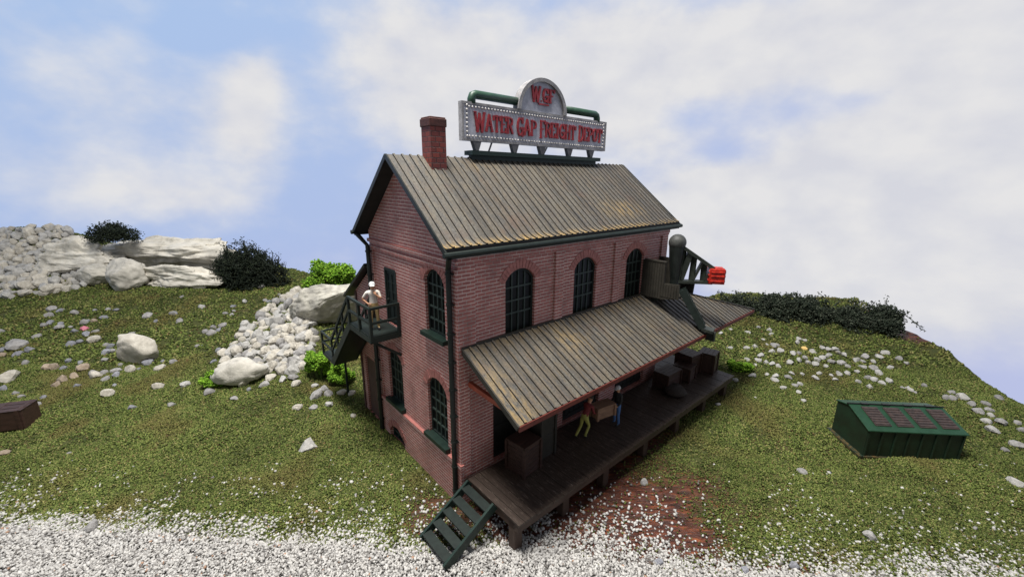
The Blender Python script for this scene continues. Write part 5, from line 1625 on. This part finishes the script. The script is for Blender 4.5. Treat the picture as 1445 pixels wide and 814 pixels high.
# ------------------------------------------------------------------ painted sky backdrop
def build_sky():
    R_ = 85.0
    az = np.radians(np.linspace(-100, 100, 401)); zz = np.linspace(-60, 70, 200)
    A_, Z_ = np.meshgrid(az, zz)
    X = R_ * np.sin(A_); Y = R_ * np.cos(A_)
    el = np.degrees(np.arctan2(Z_ - CAM_H, R_)); ad = np.degrees(A_)
    # (azimuth, elevation, half width, half height, weight): painted cloud banks; negative ones open up blue
    lobes = [(-10, 13, 13, 9, .95), (-4, 6, 10, 5, .55), (13, 13, 10, 7, .9), (15, 6, 9, 4, .5), (35, 15, 14, 5, 1.0), (26, 12, 5, 4, .5), (44, 8, 10, 6, .6),
             (32, -2, 16, 5.5, 1.0), (46, -1, 14, 9, .95), (24, -6, 12, 5, .6), (40, -10, 9, 4, .55), (-31, 6, 3.6, 4.5, .80), (-29.5, 11, 3.2, 3.0, .5), (-30, 0, 5, 4, .25),
             (-43, -0.5, 7, 3.5, .52), (-36, -2.2, 6, 2.2, .40), (-40, 8, 8, 5, .34), (60, 5, 14, 20, .6),
             (21, 7.5, 5.5, 2.2, -.45), (38, 7.8, 5.5, 1.6, -.45), (26, 3.0, 5, 1.5, -.35), (-33, 14, 4, 1.6, -.4), (-24, 14, 3, 5, -.10), (54, -18, 6, 3.0, -.45), (40, -14, 14, 5, .5), (-15, -3, 16, 4, -.2), (31, 16, 1.5, 3, -.2)]
    M_ = np.zeros_like(ad)
    for a, e, sa, se, wt in lobes:
        M_ += wt * np.exp(-((ad - a) / sa) ** 2 - ((el - e) / se) ** 2)
    nr, nc = X.shape
    V = np.stack([X, Y, Z_], -1).reshape(-1, 3)
    idx = np.arange(nr * nc).reshape(nr, nc)
    Fq = np.stack([idx[:-1, :-1], idx[:-1, 1:], idx[1:, 1:], idx[1:, :-1]], -1).reshape(-1, 4)
    me = D.meshes.new('sky'); me.from_pydata(V.tolist(), [], Fq.tolist())
    a = me.attributes.new('cloud', 'FLOAT', 'POINT'); a.data.foreach_set('value', M_.astype(np.float32).ravel())
    me.polygons.foreach_set('use_smooth', [True] * len(me.polygons))
    m = D.materials.new('painted_sky'); m.use_nodes = True; nt = m.node_tree
    nt.nodes.clear()
    out = N(nt, 'ShaderNodeOutputMaterial'); em = N(nt, 'ShaderNodeEmission')
    nt.links.new(em.outputs[0], out.inputs[0])
    tc = N(nt, 'ShaderNodeTexCoord')
    at_ = N(nt, 'ShaderNodeAttribute', attribute_name='cloud')
    mp = N(nt, 'ShaderNodeMapping'); mp.inputs['Scale'].default_value = (1, 1, 1.5); nt.links.new(tc.outputs['Object'], mp.inputs[0])
    n1 = noise_n(nt, 0.060, mp.outputs[0], 8, 0.56)
    n2 = noise_n(nt, 0.12, mp.outputs[0], 4, 0.5)
    f = math_n(nt, 'ADD', at_.outputs['Fac'], math_n(nt, 'MULTIPLY_ADD', n1, 0.9, -0.42))
    f = math_n(nt, 'ADD', f, math_n(nt, 'MULTIPLY_ADD', n2, 0.4, -0.2))
    fac = N(nt, 'ShaderNodeMapRange', interpolation_type='SMOOTHSTEP'); fac.inputs[1].default_value = -0.06; fac.inputs[2].default_value = 0.85
    nt.links.new(f, fac.inputs[0])
    sep = N(nt, 'ShaderNodeSeparateXYZ'); nt.links.new(tc.outputs['Object'], sep.inputs[0])
    zf = N(nt, 'ShaderNodeMapRange'); zf.inputs[1].default_value = -18; zf.inputs[2].default_value = 38; nt.links.new(sep.outputs[2], zf.inputs[0])
    blue = ramp(nt, zf.outputs[0], [(0.0, (0.45, 0.50, 0.77)), (0.35, (0.41, 0.52, 0.79)), (1.0, (0.40, 0.55, 0.82))])
    xf = N(nt, 'ShaderNodeMapRange'); xf.inputs[1].default_value = -60; xf.inputs[2].default_value = 50; nt.links.new(sep.outputs[0], xf.inputs[0])
    blue = mixc(nt, math_n(nt, 'MULTIPLY', xf.outputs[0], 0.55), blue, (0.52, 0.56, 0.78))
    cl = ramp(nt, n2, [(0.3, (0.67, 0.68, 0.74)), (0.65, (0.78, 0.775, 0.785))])
    col = mixc(nt, fac.outputs[0], blue, cl)
    nt.links.new(col, em.inputs[0]); em.inputs[1].default_value = 1.0
    o = link_mesh('sky', me, m)
    tag(o, kind='structure')


build_sky()

# ------------------------------------------------------------------ light
wd = D.worlds.new('World'); scene.world = wd; wd.use_nodes = True
bg = wd.node_tree.nodes['Background']
bg.inputs[0].default_value = (0.94, 0.95, 1.0, 1); bg.inputs[1].default_value = 0.29


def area(name, loc, target, size, power, col):
    ld = D.lights.new(name, 'AREA'); ld.shape = 'DISK'; ld.size = size; ld.energy = power; ld.color = col
    o = D.objects.new(name, ld); C.objects.link(o); o.location = loc
    o.rotation_euler = (Vector(target) - Vector(loc)).to_track_quat('-Z', 'Y').to_euler()
    return o


area('ceiling_lamp', (-5.5, 10, 46), (2, 18, 3), 14, 43000, (1.0, 0.965, 0.915))

scene.render.engine = 'CYCLES'
scene.view_settings.view_transform = 'Standard'
scene.view_settings.look = 'None'
scene.view_settings.exposure = 0
scene.view_settings.gamma = 1
scene.cycles.use_denoising = True
scene.cycles.max_bounces = 6
